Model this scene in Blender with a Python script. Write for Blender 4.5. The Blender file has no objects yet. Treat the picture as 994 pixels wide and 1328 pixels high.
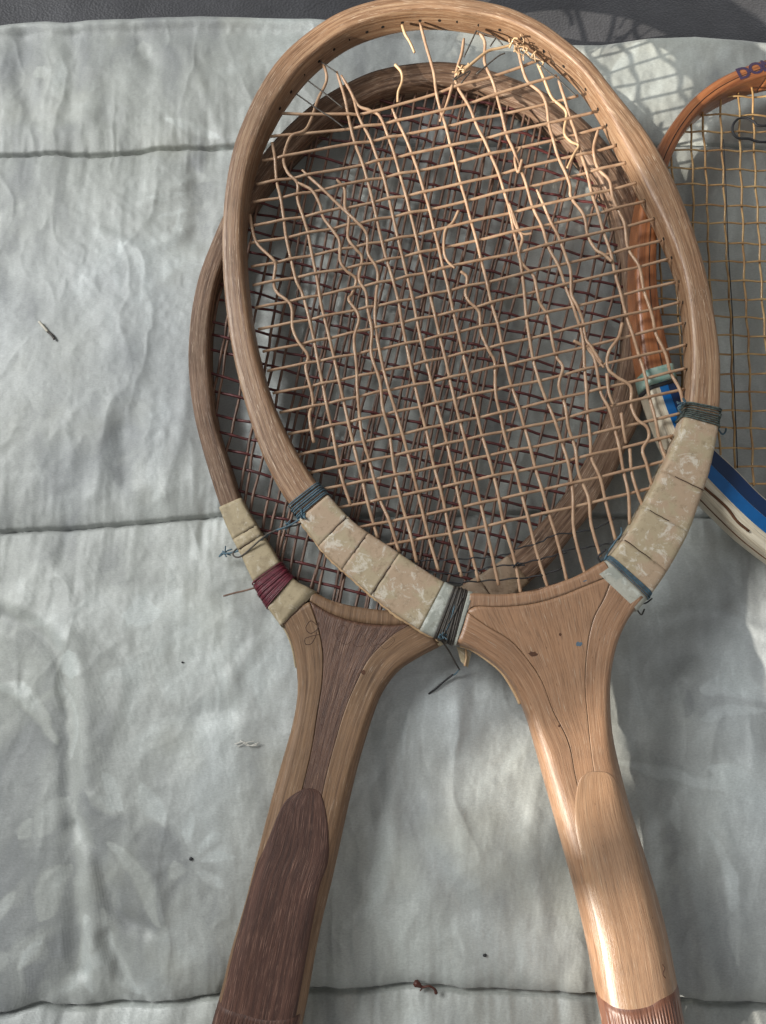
import bpy, math, random
import numpy as np
from mathutils import Vector, Matrix
random.seed(7); rng = np.random.default_rng(7)
SC = bpy.context.scene
COL = SC.collection

# ------------------------------------------------------------------ camera
TILT = math.radians(11.0); DIST = 0.42; FPX = 1003.0; CX, CY = 497.0, 664.0
d_ = np.array([0, math.sin(TILT), -math.cos(TILT)]); u_ = np.array([0, math.cos(TILT), math.sin(TILT)]); r_ = np.array([1.0, 0, 0])
CAM = -d_ * DIST
cam = bpy.data.cameras.new('camera'); camo = bpy.data.objects.new('camera', cam); COL.objects.link(camo)
camo.location = CAM; camo.rotation_euler = (TILT, 0, 0)
cam.sensor_fit = 'VERTICAL'; cam.sensor_height = 24; cam.lens = 24 * FPX / 1328
cam.clip_start = 0.01; cam.clip_end = 50
SC.camera = camo

# ------------------------------------------------------------------ world and light
W = bpy.data.worlds.new('World'); SC.world = W; W.use_nodes = True
bg = W.node_tree.nodes['Background']; bg.inputs[0].default_value = (0.93, 0.97, 1.0, 1); bg.inputs[1].default_value = 0.165
SC.view_settings.view_transform = 'Standard'; SC.view_settings.look = 'None'
SC.view_settings.exposure = 0.45; SC.view_settings.gamma = 1.0
def aim(o, tgt):
    o.rotation_euler = (Vector(tgt) - o.location).to_track_quat('-Z', 'Y').to_euler()
def area(name, loc, tgt, sx, sy, power, col):
    l = bpy.data.lights.new(name, 'AREA'); l.shape = 'RECTANGLE'; l.size = sx; l.size_y = sy; l.energy = power; l.color = col
    o = bpy.data.objects.new(name, l); COL.objects.link(o); o.location = loc; aim(o, tgt); return o
area('window_light', (-1.15, 0.55, 0.95), (0, 0, 0), 0.6, 0.5, 20, (0.99, 1.0, 0.99))
area('room_light', (0.5, -0.9, 1.4), (0, 0, 0), 1.2, 1.0, 2.5, (1.0, 0.97, 0.93))
# low sun from the left, through openings of the added wall
SAZ = math.radians(30); SEL = math.radians(20.5); WALLD = 2.0
sl = bpy.data.lights.new('sun', 'SUN'); sl.energy = 5.0; sl.angle = math.radians(0.6); sl.color = (1.0, 0.93, 0.82)
slo = bpy.data.objects.new('sun', sl); COL.objects.link(slo)
slo.rotation_euler = Vector((math.cos(SAZ) * math.cos(SEL), math.sin(SAZ) * math.cos(SEL), -math.sin(SEL))).to_track_quat('-Z', 'Y').to_euler()

# ------------------------------------------------------------------ geometry helpers
class Plane:
    """a rack plane through three traced points at given heights (metres)"""
    def __init__(s, pts):
        q = [hz(px, py, z) for px, py, z in pts]
        n = np.cross(q[1] - q[0], q[2] - q[0]); n /= np.linalg.norm(n)
        if n[2] < 0: n = -n
        s.n = n; s.o = q[0]
        e = np.array([1.0, 0, 0]); e -= n * e.dot(n); s.e1 = e / np.linalg.norm(e); s.e2 = np.cross(n, s.e1)
    def at(s, p, h=0.0, tr=None):
        """p: (N,2) pixels traced at height tr above the plane -> world point at height h"""
        p = np.atleast_2d(np.asarray(p, float)); tr = h if tr is None else tr
        ray = d_ * FPX + np.outer(p[:, 0] - CX, r_) + np.outer(CY - p[:, 1], u_)
        t = ((s.o - CAM) @ s.n + np.asarray(tr, float)) / (ray @ s.n)
        q = CAM + ray * t[:, None]
        hh = np.asarray(h, float) - tr
        return q + (np.outer(hh, s.n) if hh.ndim else s.n * hh)
def hz(px, py, z):
    ray = d_ * FPX + r_ * (px - CX) + u_ * (CY - py)
    return CAM + ray * ((z - CAM[2]) / ray[2])
def cr(pts, per=8, closed=False):
    """Catmull-Rom through the points"""
    P = np.asarray(pts, float); n = len(P)
    if n < 3 and not closed:
        t = np.linspace(0, 1, per * max(1, n - 1) + 1)[:, None]; return P[0] * (1 - t) + P[-1] * t
    out = []
    rngk = range(n) if closed else range(n - 1)
    for i in rngk:
        p1, p2 = P[i], P[(i + 1) % n]
        p0 = P[i - 1] if (i > 0 or closed) else 2 * p1 - p2
        p3 = P[(i + 2) % n] if (i + 2 < n or closed) else 2 * p2 - p1
        for k in range(per):
            t = k / per
            out.append(0.5 * (2 * p1 + (p2 - p0) * t + (2 * p0 - 5 * p1 + 4 * p2 - p3) * t * t + (3 * p1 - p0 - 3 * p2 + p3) * t ** 3))
    if not closed: out.append(P[-1])
    return np.array(out)
def resample(P, n):
    P = np.asarray(P, float); L = np.r_[0, np.cumsum(np.linalg.norm(np.diff(P, axis=0), axis=1))]
    t = np.linspace(0, L[-1], n)
    return np.stack([np.interp(t, L, P[:, k]) for k in range(P.shape[1])], 1)
def segdist(Q, P):
    """distance of points Q to polyline P"""
    best = np.full(len(Q), 1e9)
    for a, b in zip(P[:-1], P[1:]):
        ab = b - a; L = ab @ ab + 1e-18
        t = np.clip(((Q - a) @ ab) / L, 0, 1)
        best = np.minimum(best, np.linalg.norm(Q - (a + t[:, None] * ab), axis=1))
    return best
def inside(Q, P):
    c = np.zeros(len(Q), bool); n = len(P); j = n - 1
    for i in range(n):
        xi, yi = P[i]; xj, yj = P[j]
        m = ((yi > Q[:, 1]) != (yj > Q[:, 1])) & (Q[:, 0] < (xj - xi) * (Q[:, 1] - yi) / (yj - yi + 1e-12) + xi)
        c ^= m; j = i
    return c
def smooth(m):
    m.polygons.foreach_set('use_smooth', [True] * len(m.polygons))
def obj(name, verts, faces, mats, parent=None, uv=None, mi=None, flat=False):
    m = bpy.data.meshes.new(name); m.from_pydata([tuple(v) for v in verts], [], faces)
    if not isinstance(mats, (list, tuple)): mats = [mats]
    for mt in mats: m.materials.append(mt)
    if mi is not None: m.polygons.foreach_set('material_index', mi)
    if uv is not None:
        ul = m.uv_layers.new(name='UVMap'); li = np.zeros(len(m.loops), np.int32); m.loops.foreach_get('vertex_index', li)
        ul.data.foreach_set('uv', np.asarray(uv, float)[li].ravel())
    if not flat: smooth(m)
    m.update()
    o = bpy.data.objects.new(name, m); COL.objects.link(o)
    if parent: put(o, parent)
    return o
def put(o, parent):
    o.parent = parent; o.matrix_parent_inverse = Matrix.Translation(-Vector(parent.location)) if parent.type == 'EMPTY' else Matrix.Identity(4)
def thing(name, label, cat, loc, group=None):
    o = bpy.data.objects.new(name, None); COL.objects.link(o); o.location = loc; o.empty_display_size = 0.02
    o['label'] = label; o['category'] = cat
    if group: o['group'] = group
    return o
def tag(o, label, cat, group=None):
    o['label'] = label; o['category'] = cat
    if group: o['group'] = group
def gridfaces(nr, nc, wrap=False, base=0):
    f = []
    for i in range(nr - 1):
        for j in range(nc if wrap else nc - 1):
            k = (j + 1) % nc
            f.append((base + i * nc + j, base + (i + 1) * nc + j, base + (i + 1) * nc + k, base + i * nc + k))
    return f
def tube_data(P, r, ns=6, caps=True):
    P = np.asarray(P, float); n = len(P)
    T = np.gradient(P, axis=0); T /= np.linalg.norm(T, axis=1)[:, None] + 1e-12
    up = np.array([0.03, 0.02, 1.0]); V = []; UV = []
    R = np.full(n, r) if np.isscalar(r) else np.asarray(r)
    L = np.r_[0, np.cumsum(np.linalg.norm(np.diff(P, axis=0), axis=1))]
    for i in range(n):
        a = np.cross(T[i], up); na = np.linalg.norm(a)
        a = a / na if na > 1e-6 else np.array([1.0, 0, 0]); b = np.cross(a, T[i])
        for k in range(ns):
            w = 2 * math.pi * k / ns
            V.append(P[i] + R[i] * (math.cos(w) * a + math.sin(w) * b)); UV.append((L[i], R[i] * w))
    F = gridfaces(n, ns, True)
    if caps: F.append(tuple(range(ns))); F.append(tuple(range((n - 1) * ns, n * ns))[::-1])
    return V, F, UV
def tube(name, P, r, mat, parent=None, ns=6):
    V, F, UV = tube_data(P, r, ns); return obj(name, V, F, mat, parent, UV)
def tubes(name, items, mat, parent=None, ns=6):
    V, F, UV = [], [], []
    for P, r in items:
        v, f, u = tube_data(P, r, ns); b = len(V); V += v; UV += u; F += [tuple(b + i for i in q) for q in f]
    return obj(name, V, F, mat, parent, UV)

# ------------------------------------------------------------------ materials
def newmat(name):
    m = bpy.data.materials.new(name); m.use_nodes = True; nt = m.node_tree; b = nt.nodes['Principled BSDF']
    return m, nt, b
def N(nt, t, **k):
    n = nt.nodes.new(t)
    for a, v in k.items(): setattr(n, a, v)
    return n
def link(nt, a, b): nt.links.new(a, b)
def ramp(nt, fac, stops):
    r = N(nt, 'ShaderNodeValToRGB'); e = r.color_ramp.elements
    while len(e) < len(stops): e.new(0.5)
    for el, (p, c) in zip(e, stops):
        el.position = p; el.color = (c[0], c[1], c[2], 1) if not np.isscalar(c) else (c, c, c, 1)
    link(nt, fac, r.inputs[0]); return r.outputs[0]
def noise(nt, vec, scale, detail=4, rough=0.55, dist=0.0):
    n = N(nt, 'ShaderNodeTexNoise'); n.inputs['Scale'].default_value = scale; n.inputs['Detail'].default_value = detail
    n.inputs['Roughness'].default_value = rough; n.inputs['Distortion'].default_value = dist; link(nt, vec, n.inputs['Vector']); return n.outputs['Fac']
def mapping(nt, vec, sc, loc=(0, 0, 0)):
    m = N(nt, 'ShaderNodeMapping'); m.inputs['Scale'].default_value = sc; m.inputs['Location'].default_value = loc; link(nt, vec, m.inputs[0]); return m.outputs[0]
def mix(nt, fac, a, b, mode='MIX'):
    m = N(nt, 'ShaderNodeMix', data_type='RGBA', blend_type=mode)
    for s, v in ((0, fac), (6, a), (7, b)):
        if hasattr(v, 'is_linked'): link(nt, v, m.inputs[s])
        else: m.inputs[s].default_value = v if s == 0 else (v[0], v[1], v[2], 1)
    return m.outputs[2]
def bump(nt, b, h, strength, dist, prev=None):
    n = N(nt, 'ShaderNodeBump'); n.inputs['Strength'].default_value = strength; n.inputs['Distance'].default_value = dist
    link(nt, h, n.inputs['Height'])
    if prev: link(nt, prev, n.inputs['Normal'])
    link(nt, n.outputs[0], b.inputs['Normal']); return n.outputs[0]
def wood(name, dark, mid, light, rough=0.42, seed=0.0, pale=None, pth=.60, palecol=(0.62, 0.52, 0.40), streak=0.6, coat=0.15, blotch=0.5, contrast=1.0, bs=0.5):
    kk = {'weathered_hoop_brown': .92, 'shoulder_stave_tan': .80, 'dark_walnut_wedge': .82, 'dark_panel_red_brown': .72, 'handle_wood_honey': .88, 'orange_varnished_wood': .9, 'cream_painted_wood': 1.0}.get(name, .90)
    dark, mid, light = [tuple(x * kk for x in c_) for c_ in (dark, mid, light)]
    m, nt, b = newmat(name); tc = N(nt, 'ShaderNodeTexCoord'); uv = tc.outputs['UV']
    g1 = noise(nt, mapping(nt, uv, (14, 620, 1), (seed, seed, 0)), 1.0, 5, 0.62, 0.25)
    g2 = noise(nt, mapping(nt, uv, (90, 2600, 1), (seed + 3, seed, 0)), 1.0, 3, 0.6)
    g3 = noise(nt, mapping(nt, tc.outputs['Object'], (26, 26, 26), (seed, 0, 0)), 1.0, 7, 0.62)
    lo = 0.5 - 0.17 / contrast; hi = 0.5 + 0.17 / contrast
    c = ramp(nt, g1, [(lo, dark), (0.5, mid), (hi, light)])
    fine = ramp(nt, g2, [(0.34, 0.45), (0.5, 1.0), (0.8, 1.12)])
    c = mix(nt, streak, c, mix(nt, 1.0, c, fine, 'MULTIPLY'))
    bl = ramp(nt, g3, [(0.33, 0.72), (0.52, 1.0), (0.7, 1.16)])
    c = mix(nt, blotch, c, mix(nt, 1.0, c, bl, 'MULTIPLY'))
    # specks and pores
    sp_ = noise(nt, mapping(nt, uv, (260, 900, 1), (seed, 9, 0)), 1.0, 2, 0.5)
    c = mix(nt, ramp(nt, sp_, [(0.70, 0.0), (0.76, 0.55)]), c, (dark[0] * .35, dark[1] * .35, dark[2] * .35))
    if pale:
        p1 = noise(nt, mapping(nt, uv, (95, 2300, 1), (seed + 11, 4, 0)), 1.0, 4, 0.65)
        p2 = noise(nt, mapping(nt, tc.outputs['Object'], (45, 45, 45), (seed + 5, 2, 0)), 1.0, 3, 0.6)
        pm = N(nt, 'ShaderNodeMath', operation='MULTIPLY')
        link(nt, ramp(nt, p1, [(pth, 0.0), (pth + .06, 1.0)]), pm.inputs[0]); link(nt, ramp(nt, p2, [(0.40, pale * .4), (0.56, pale)]), pm.inputs[1])
        c = mix(nt, pm.outputs[0], c, palecol)
    link(nt, c, b.inputs['Base Color'])
    rr = ramp(nt, g3, [(0.3, rough + 0.1), (0.7, rough - 0.06)]); link(nt, rr, b.inputs['Roughness'])
    b.inputs['Coat Weight'].default_value = coat; b.inputs['Coat Roughness'].default_value = 0.34
    n1 = bump(nt, b, g1, 0.25 * bs * 2, 0.0005); bump(nt, b, g2, bs, 0.0004, n1)
    return m
def simple(name, col, rough=0.6, var=0.25, sc=300, col2=None, bmp=0.3, coat=0, sheen=0, trans=0):
    m, nt, b = newmat(name); tc = N(nt, 'ShaderNodeTexCoord')
    n = noise(nt, tc.outputs['Object'], sc, 4, 0.6)
    c2 = col2 or tuple(x * (1 - var) for x in col)
    link(nt, ramp(nt, n, [(0.35, c2), (0.65, col)]), b.inputs['Base Color'])
    b.inputs['Roughness'].default_value = rough; b.inputs['Coat Weight'].default_value = coat; b.inputs['Sheen Weight'].default_value = sheen
    if trans: b.inputs['Subsurface Weight'].default_value = trans; b.inputs['Subsurface Radius'].default_value = (.001, .0006, .0003)
    if bmp: bump(nt, b, noise(nt, tc.outputs['Object'], sc * 4, 3, 0.6), bmp, 0.0003)
    return m
M = {}
M['front_hoop'] = wood('ash_wood_tan', (.18, .092, .047), (.315, .180, .100), (.44, .285, .172), .46, 1.0, pale=0.9, pth=.585, palecol=(.62, .48, .35), coat=.15, blotch=.7)
M['front_stave'] = wood('throat_stave_tan', (.25, .130, .066), (.36, .200, .112), (.45, .275, .165), .40, 4.0, pale=.5, coat=.18, blotch=.7, contrast=.7)
M['front_wedge'] = wood('throat_wedge_tan', (.30, .155, .080), (.385, .215, .120), (.44, .260, .155), .40, 6.0, pale=.5, coat=.18, blotch=.8, contrast=.5)
M['front_cheek'] = wood('handle_wood_honey', (.28, .15, .076), (.385, .22, .122), (.46, .29, .172), .36, 8.0, pale=.4, coat=.45, blotch=.6, contrast=.6)
M['front_grip'] = wood('grip_wood_red_brown', (.11, .04, .022), (.19, .075, .042), (.30, .14, .085), .38, 2.0, coat=.3)
M['old_hoop'] = wood('weathered_hoop_brown', (.085, .043, .024), (.19, .108, .064), (.31, .205, .135), .62, 12.0, pale=.8, pth=.57, palecol=(.46, .35, .26), coat=0, blotch=1.0, bs=.9)
M['old_stave'] = wood('shoulder_stave_tan', (.14, .072, .034), (.245, .138, .070), (.33, .20, .11), .55, 15.0, pale=.4, coat=.08, blotch=.7, contrast=.9)
M['old_wedge'] = wood('dark_walnut_wedge', (.080, .034, .020), (.135, .064, .038), (.21, .112, .070), .5, 17.0, pale=.6, pth=.57, palecol=(.30, .18, .12), coat=.1, blotch=.5, bs=.9)
M['old_panel'] = wood('dark_panel_red_brown', (.055, .020, .012), (.095, .036, .022), (.155, .068, .043), .6, 19.0, pale=.55, pth=.56, palecol=(.30, .17, .12), coat=.05, blotch=.5, bs=.9)
M['right_hoop'] = wood('orange_varnished_wood', (.22, .068, .022), (.36, .125, .042), (.48, .19, .075), .35, 22.0, pale=.25, coat=.5, blotch=.5)
M['cream'] = wood('cream_painted_wood', (.50, .40, .27), (.66, .58, .44), (.76, .70, .58), .4, 25.0, coat=.3, blotch=.6, contrast=.7)
M['groove'] = simple('dark_groove', (.05, .022, .012), .7)
M['ply'] = simple('ply_glue_line', (.17, .09, .05), .6)
M['hole'] = simple('drill_hole_dark', (.012, .008, .006), .9)
M['string'] = simple('aged_gut_string', (.45, .295, .185), .5, col2=(.33, .195, .115), sc=160, bmp=.3, coat=.1)
M['string_gold'] = simple('golden_and_sunlit_gut_string', (.58, .41, .23), .42, col2=(.46, .29, .16), sc=200, bmp=.3, coat=.2)  # golden cord; for gut at the tip, sunlight is put into this colour
M['string_red'] = simple('dark_red_string', (.115, .022, .022), .5, col2=(.055, .014, .013), sc=220, coat=.15)
M['string_brown'] = simple('brown_old_string', (.20, .115, .078), .55, col2=(.09, .05, .035), sc=120)
M['string_amber'] = simple('thin_amber_string', (.52, .34, .15), .45, col2=(.31, .165, .065), sc=90, coat=.2)
M['thread_black'] = simple('black_thread', (.025, .025, .028), .7)
M['thread_dark'] = simple('dark_waxed_thread', (.085, .07, .055), .6, col2=(.03, .027, .025), sc=900)
M['thread_pale'] = simple('pale_thread', (.40, .36, .28), .6)
M['thread_blue'] = simple('blue_grey_thread', (.075, .15, .20), .65, col2=(.05, .07, .08), sc=500)
M['thread_green'] = simple('grey_green_thread', (.12, .15, .13), .6, col2=(.035, .045, .045), sc=700)
M['thread_wine'] = simple('burgundy_thread', (.16, .016, .032), .5, col2=(.075, .008, .016), sc=700, coat=.2)
M['navy'] = simple('navy_paint', (.004, .022, .075), .4, var=.1, coat=.15, bmp=0)
M['blue'] = simple('blue_paint', (.003, .105, .32), .4, var=.12, coat=.15, bmp=0)
M['teal_tape'] = simple('green_tape', (.16, .30, .25), .5, col2=(.30, .38, .33), sc=250)
M['crack'] = simple('brown_crack', (.12, .045, .015), .7, sc=500)
def tape_mat(name, base, pink, white, seed):
    m, nt, b = newmat(name); tc = N(nt, 'ShaderNodeTexCoord'); oc = tc.outputs['Object']
    n1 = noise(nt, mapping(nt, oc, (60, 60, 60), (seed, 0, 0)), 1, 4, .6)
    c = ramp(nt, n1, [(.44, base), (.52, pink)])
    n2 = noise(nt, mapping(nt, oc, (120, 120, 120), (seed, 3, 0)), 1, 9, .8, .8)
    c = mix(nt, ramp(nt, n2, [(.535, 0.0), (.60, .75)]), c, white)
    n3 = noise(nt, mapping(nt, oc, (260, 260, 260), (seed, 5, 0)), 1, 6, .8)
    c = mix(nt, ramp(nt, n3, [(.52, 0.0), (.68, .6)]), c, (base[0] * .45, base[1] * .40, base[2] * .32))
    link(nt, c, b.inputs['Base Color']); b.inputs['Roughness'].default_value = .62
    x = bump(nt, b, n2, .6, .0004); bump(nt, b, n3, .5, .0003, x); return m
M['tape'] = tape_mat('aged_parchment_tape', (.385, .31, .20), (.40, .29, .195), (.62, .57, .48), 0)
M['tape2'] = tape_mat('yellowed_parchment_tape', (.33, .265, .165), (.40, .325, .205), (.55, .49, .38), 5)
M['tape_old'] = tape_mat('browned_tape', (.24, .17, .105), (.28, .20, .135), (.36, .29, .21), 3)
M['tape_blue'] = tape_mat('worn_white_tape', (.30, .31, .27), (.40, .39, .33), (.52, .53, .48), 9)

# ------------------------------------------------------------------ setting: quilt and dark cloth
def vnoise(x, y, seed):
    r = np.random.default_rng(seed); T = r.random((256, 256))
    xi = np.floor(x).astype(int); yi = np.floor(y).astype(int); fx = x - xi; fy = y - yi
    fx = fx ** 3 * (fx * (fx * 6 - 15) + 10); fy = fy ** 3 * (fy * (fy * 6 - 15) + 10)
    a = T[xi % 256, yi % 256]; b = T[(xi + 1) % 256, yi % 256]; c = T[xi % 256, (yi + 1) % 256]; d = T[(xi + 1) % 256, (yi + 1) % 256]
    return (a * (1 - fx) + b * fx) * (1 - fy) + (c * (1 - fx) + d * fx) * fy - 0.5
def fbm(x, y, seed, o=4, g=0.5):
    s = 0; a = 1
    for k in range(o): s = s + a * vnoise(x * 2 ** k + 13.7 * k, y * 2 ** k + 7.1 * k, seed + k); a *= g
    return s
def wpts(px): return np.array([hz(x, y, 0)[:2] for x, y in px])
seam1 = wpts([(-400, 215), (-100, 200), (0, 198), (60, 195), (130, 196), (200, 187), (300, 183), (450, 178), (600, 184), (800, 182), (1000, 190), (1400, 200)])
seam2 = wpts([(-400, 705), (0, 690), (100, 684), (200, 676), (285, 667), (450, 668), (700, 664), (900, 669), (1000, 668), (1400, 675)])
seam3 = wpts([(-400, 1330), (0, 1321), (45, 1308), (75, 1316), (150, 1311), (185, 1312), (240, 1307), (285, 1296), (400, 1291), (480, 1293), (545, 1286), (600, 1292), (690, 1294), (760, 1296), (890, 1303), (1000, 1312), (1400, 1320)])
def quilt_height(X, Y):
    sh = X.shape; x = X.ravel(); y = Y.ravel()
    wx = x + .012 * fbm(x * 22, y * 22, 50, 3); wy = y + .012 * fbm(x * 22, y * 22, 60, 3)
    h = .0062 * fbm(x * 9, y * 7, 1, 3)
    # vertical soft folds hanging between seams and sharper creases, both warped
    r1 = 1 - np.abs(fbm(wx * 34, wy * 13, 5, 3)) * 2.6; h += .0005 * np.clip(r1, 0, 1) ** 3
    r2 = 1 - np.abs(fbm((wx * .82 - wy * .57) * 26, (wx * .57 + wy * .82) * 11, 9, 3)) * 2.8; h += .0003 * np.clip(r2, 0, 1) ** 3 * (0.6 + fbm(x * 10, y * 10, 77, 2))
    r3 = 1 - np.abs(fbm((wx * .7 + wy * .7) * 60, (-wx * .7 + wy * .7) * 22, 21, 3)) * 3.0; h += .00015 * np.clip(r3, 0, 1) ** 2 * np.clip(.35 + 1.6 * fbm(x * 14, y * 14, 88, 2), 0, 1)
    h += .00045 * fbm(x * 130, y * 90, 31, 3)
    # seams: the stuffing rises on both sides, gathers run into the seam
    for k, (S, dep, w) in enumerate(((seam1, .0030, .010), (seam2, .0040, .012), (seam3, .0062, .011))):
        ys = np.interp(x, S[:, 0], S[:, 1]) + .0006 * fbm(x * 150, x * 0 + 3, 200 + k, 2); dd = y - ys
        gat = fbm(x * 95, dd * 9 + k * 5, 300 + k, 3)
        h += .0022 * gat * np.exp(-np.abs(dd) / .028)
        ww = np.where(dd > 0, w * (.55 if k == 2 else 1), w)
        h -= dep * np.exp(-np.abs(dd) / ww) + .0034 * np.exp(-(dd / .0010) ** 2)
    # single folds and puckers seen on the cloth
    def ridge(px, hgt, wid, side=0.0):
        P = wpts(cr(px, 6)); m = (x > P[:, 0].min() - .06) & (x < P[:, 0].max() + .06) & (y > P[:, 1].min() - .06) & (y < P[:, 1].max() + .06)
        Q = np.stack([x[m], y[m]], 1); dd = segdist(Q, P); h[m] += hgt * np.exp(-(dd / wid) ** 2)
    ridge([(5, 800), (45, 815), (80, 850), (92, 910), (95, 1000), (98, 1120), (102, 1260)], -.0042, .006)
    ridge([(25, 800), (70, 830), (100, 880), (108, 960), (110, 1080), (118, 1240)], .0030, .010)
    ridge([(0, 880), (40, 910), (75, 960)], .0010, .004)
    ridge([(130, 1030), (170, 1080), (205, 1150), (212, 1190)], .0010, .004)
    ridge([(100, 1070), (130, 1110), (150, 1180), (190, 1205)], -.0022, .004)
    ridge([(140, 1215), (160, 1270), (180, 1300)], -.0025, .004); ridge([(110, 1200), (140, 1260), (175, 1300)], .0022, .004)
    for a_ in np.linspace(0, 2 * math.pi, 12, endpoint=False):
        a_ += random.uniform(-.2, .2); r0, r1_ = 12, random.uniform(40, 75)
        ridge([(243 + r0 * math.cos(a_), 1112 + r0 * math.sin(a_)), (243 + r1_ * math.cos(a_), 1112 + r1_ * math.sin(a_))], -.0002, .0026)
        ridge([(243 + r0 * math.cos(a_ + .26), 1112 + r0 * math.sin(a_ + .26)), (243 + r1_ * math.cos(a_ + .26), 1112 + r1_ * math.sin(a_ + .26))], .0002, .0028)
    for p in ([(95, 830), (150, 860), (160, 900), (145, 950)], [(240, 60), (270, 130), (285, 180)], [(130, 300), (190, 320), (240, 290)], [(180, 260), (215, 245), (240, 230)],
              [(120, 640), (135, 590), (148, 520)], [(215, 640), (235, 560), (245, 470)], [(40, 700), (80, 750), (95, 790)],
              [(880, 880), (930, 890), (990, 915)], [(820, 1000), (900, 1040), (990, 1060)], [(930, 1060), (950, 1120), (972, 1260)], [(850, 890), (900, 930), (980, 960)],
              [(880, 1120), (905, 1190), (915, 1250)], [(600, 900), (590, 1000), (600, 1100)], [(500, 960), (510, 1080), (495, 1180)], [(840, 1180), (845, 1120), (838, 1060)],
              [(770, 240), (790, 190), (780, 130)], [(700, 1000), (690, 1080), (705, 1200)], [(300, 880), (330, 830), (300, 800)], [(850, 800), (920, 790), (990, 820)]):
        ridge(p, .0008, .0042)
    for p in ([(250, 215), (258, 260), (250, 300)], [(30, 40), (28, 100), (40, 150)], [(90, 45), (95, 110), (88, 150)], [(140, 100), (135, 150)], [(170, 30), (195, 80)],
              [(260, 930), (300, 920)], [(830, 960), (880, 990), (950, 985)], [(870, 860), (900, 850), (990, 870)], [(610, 1180), (560, 1120), (540, 1060)], [(160, 560), (165, 620)]):
        ridge(p, -.0018, .0065)
    return h.reshape(sh)
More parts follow.
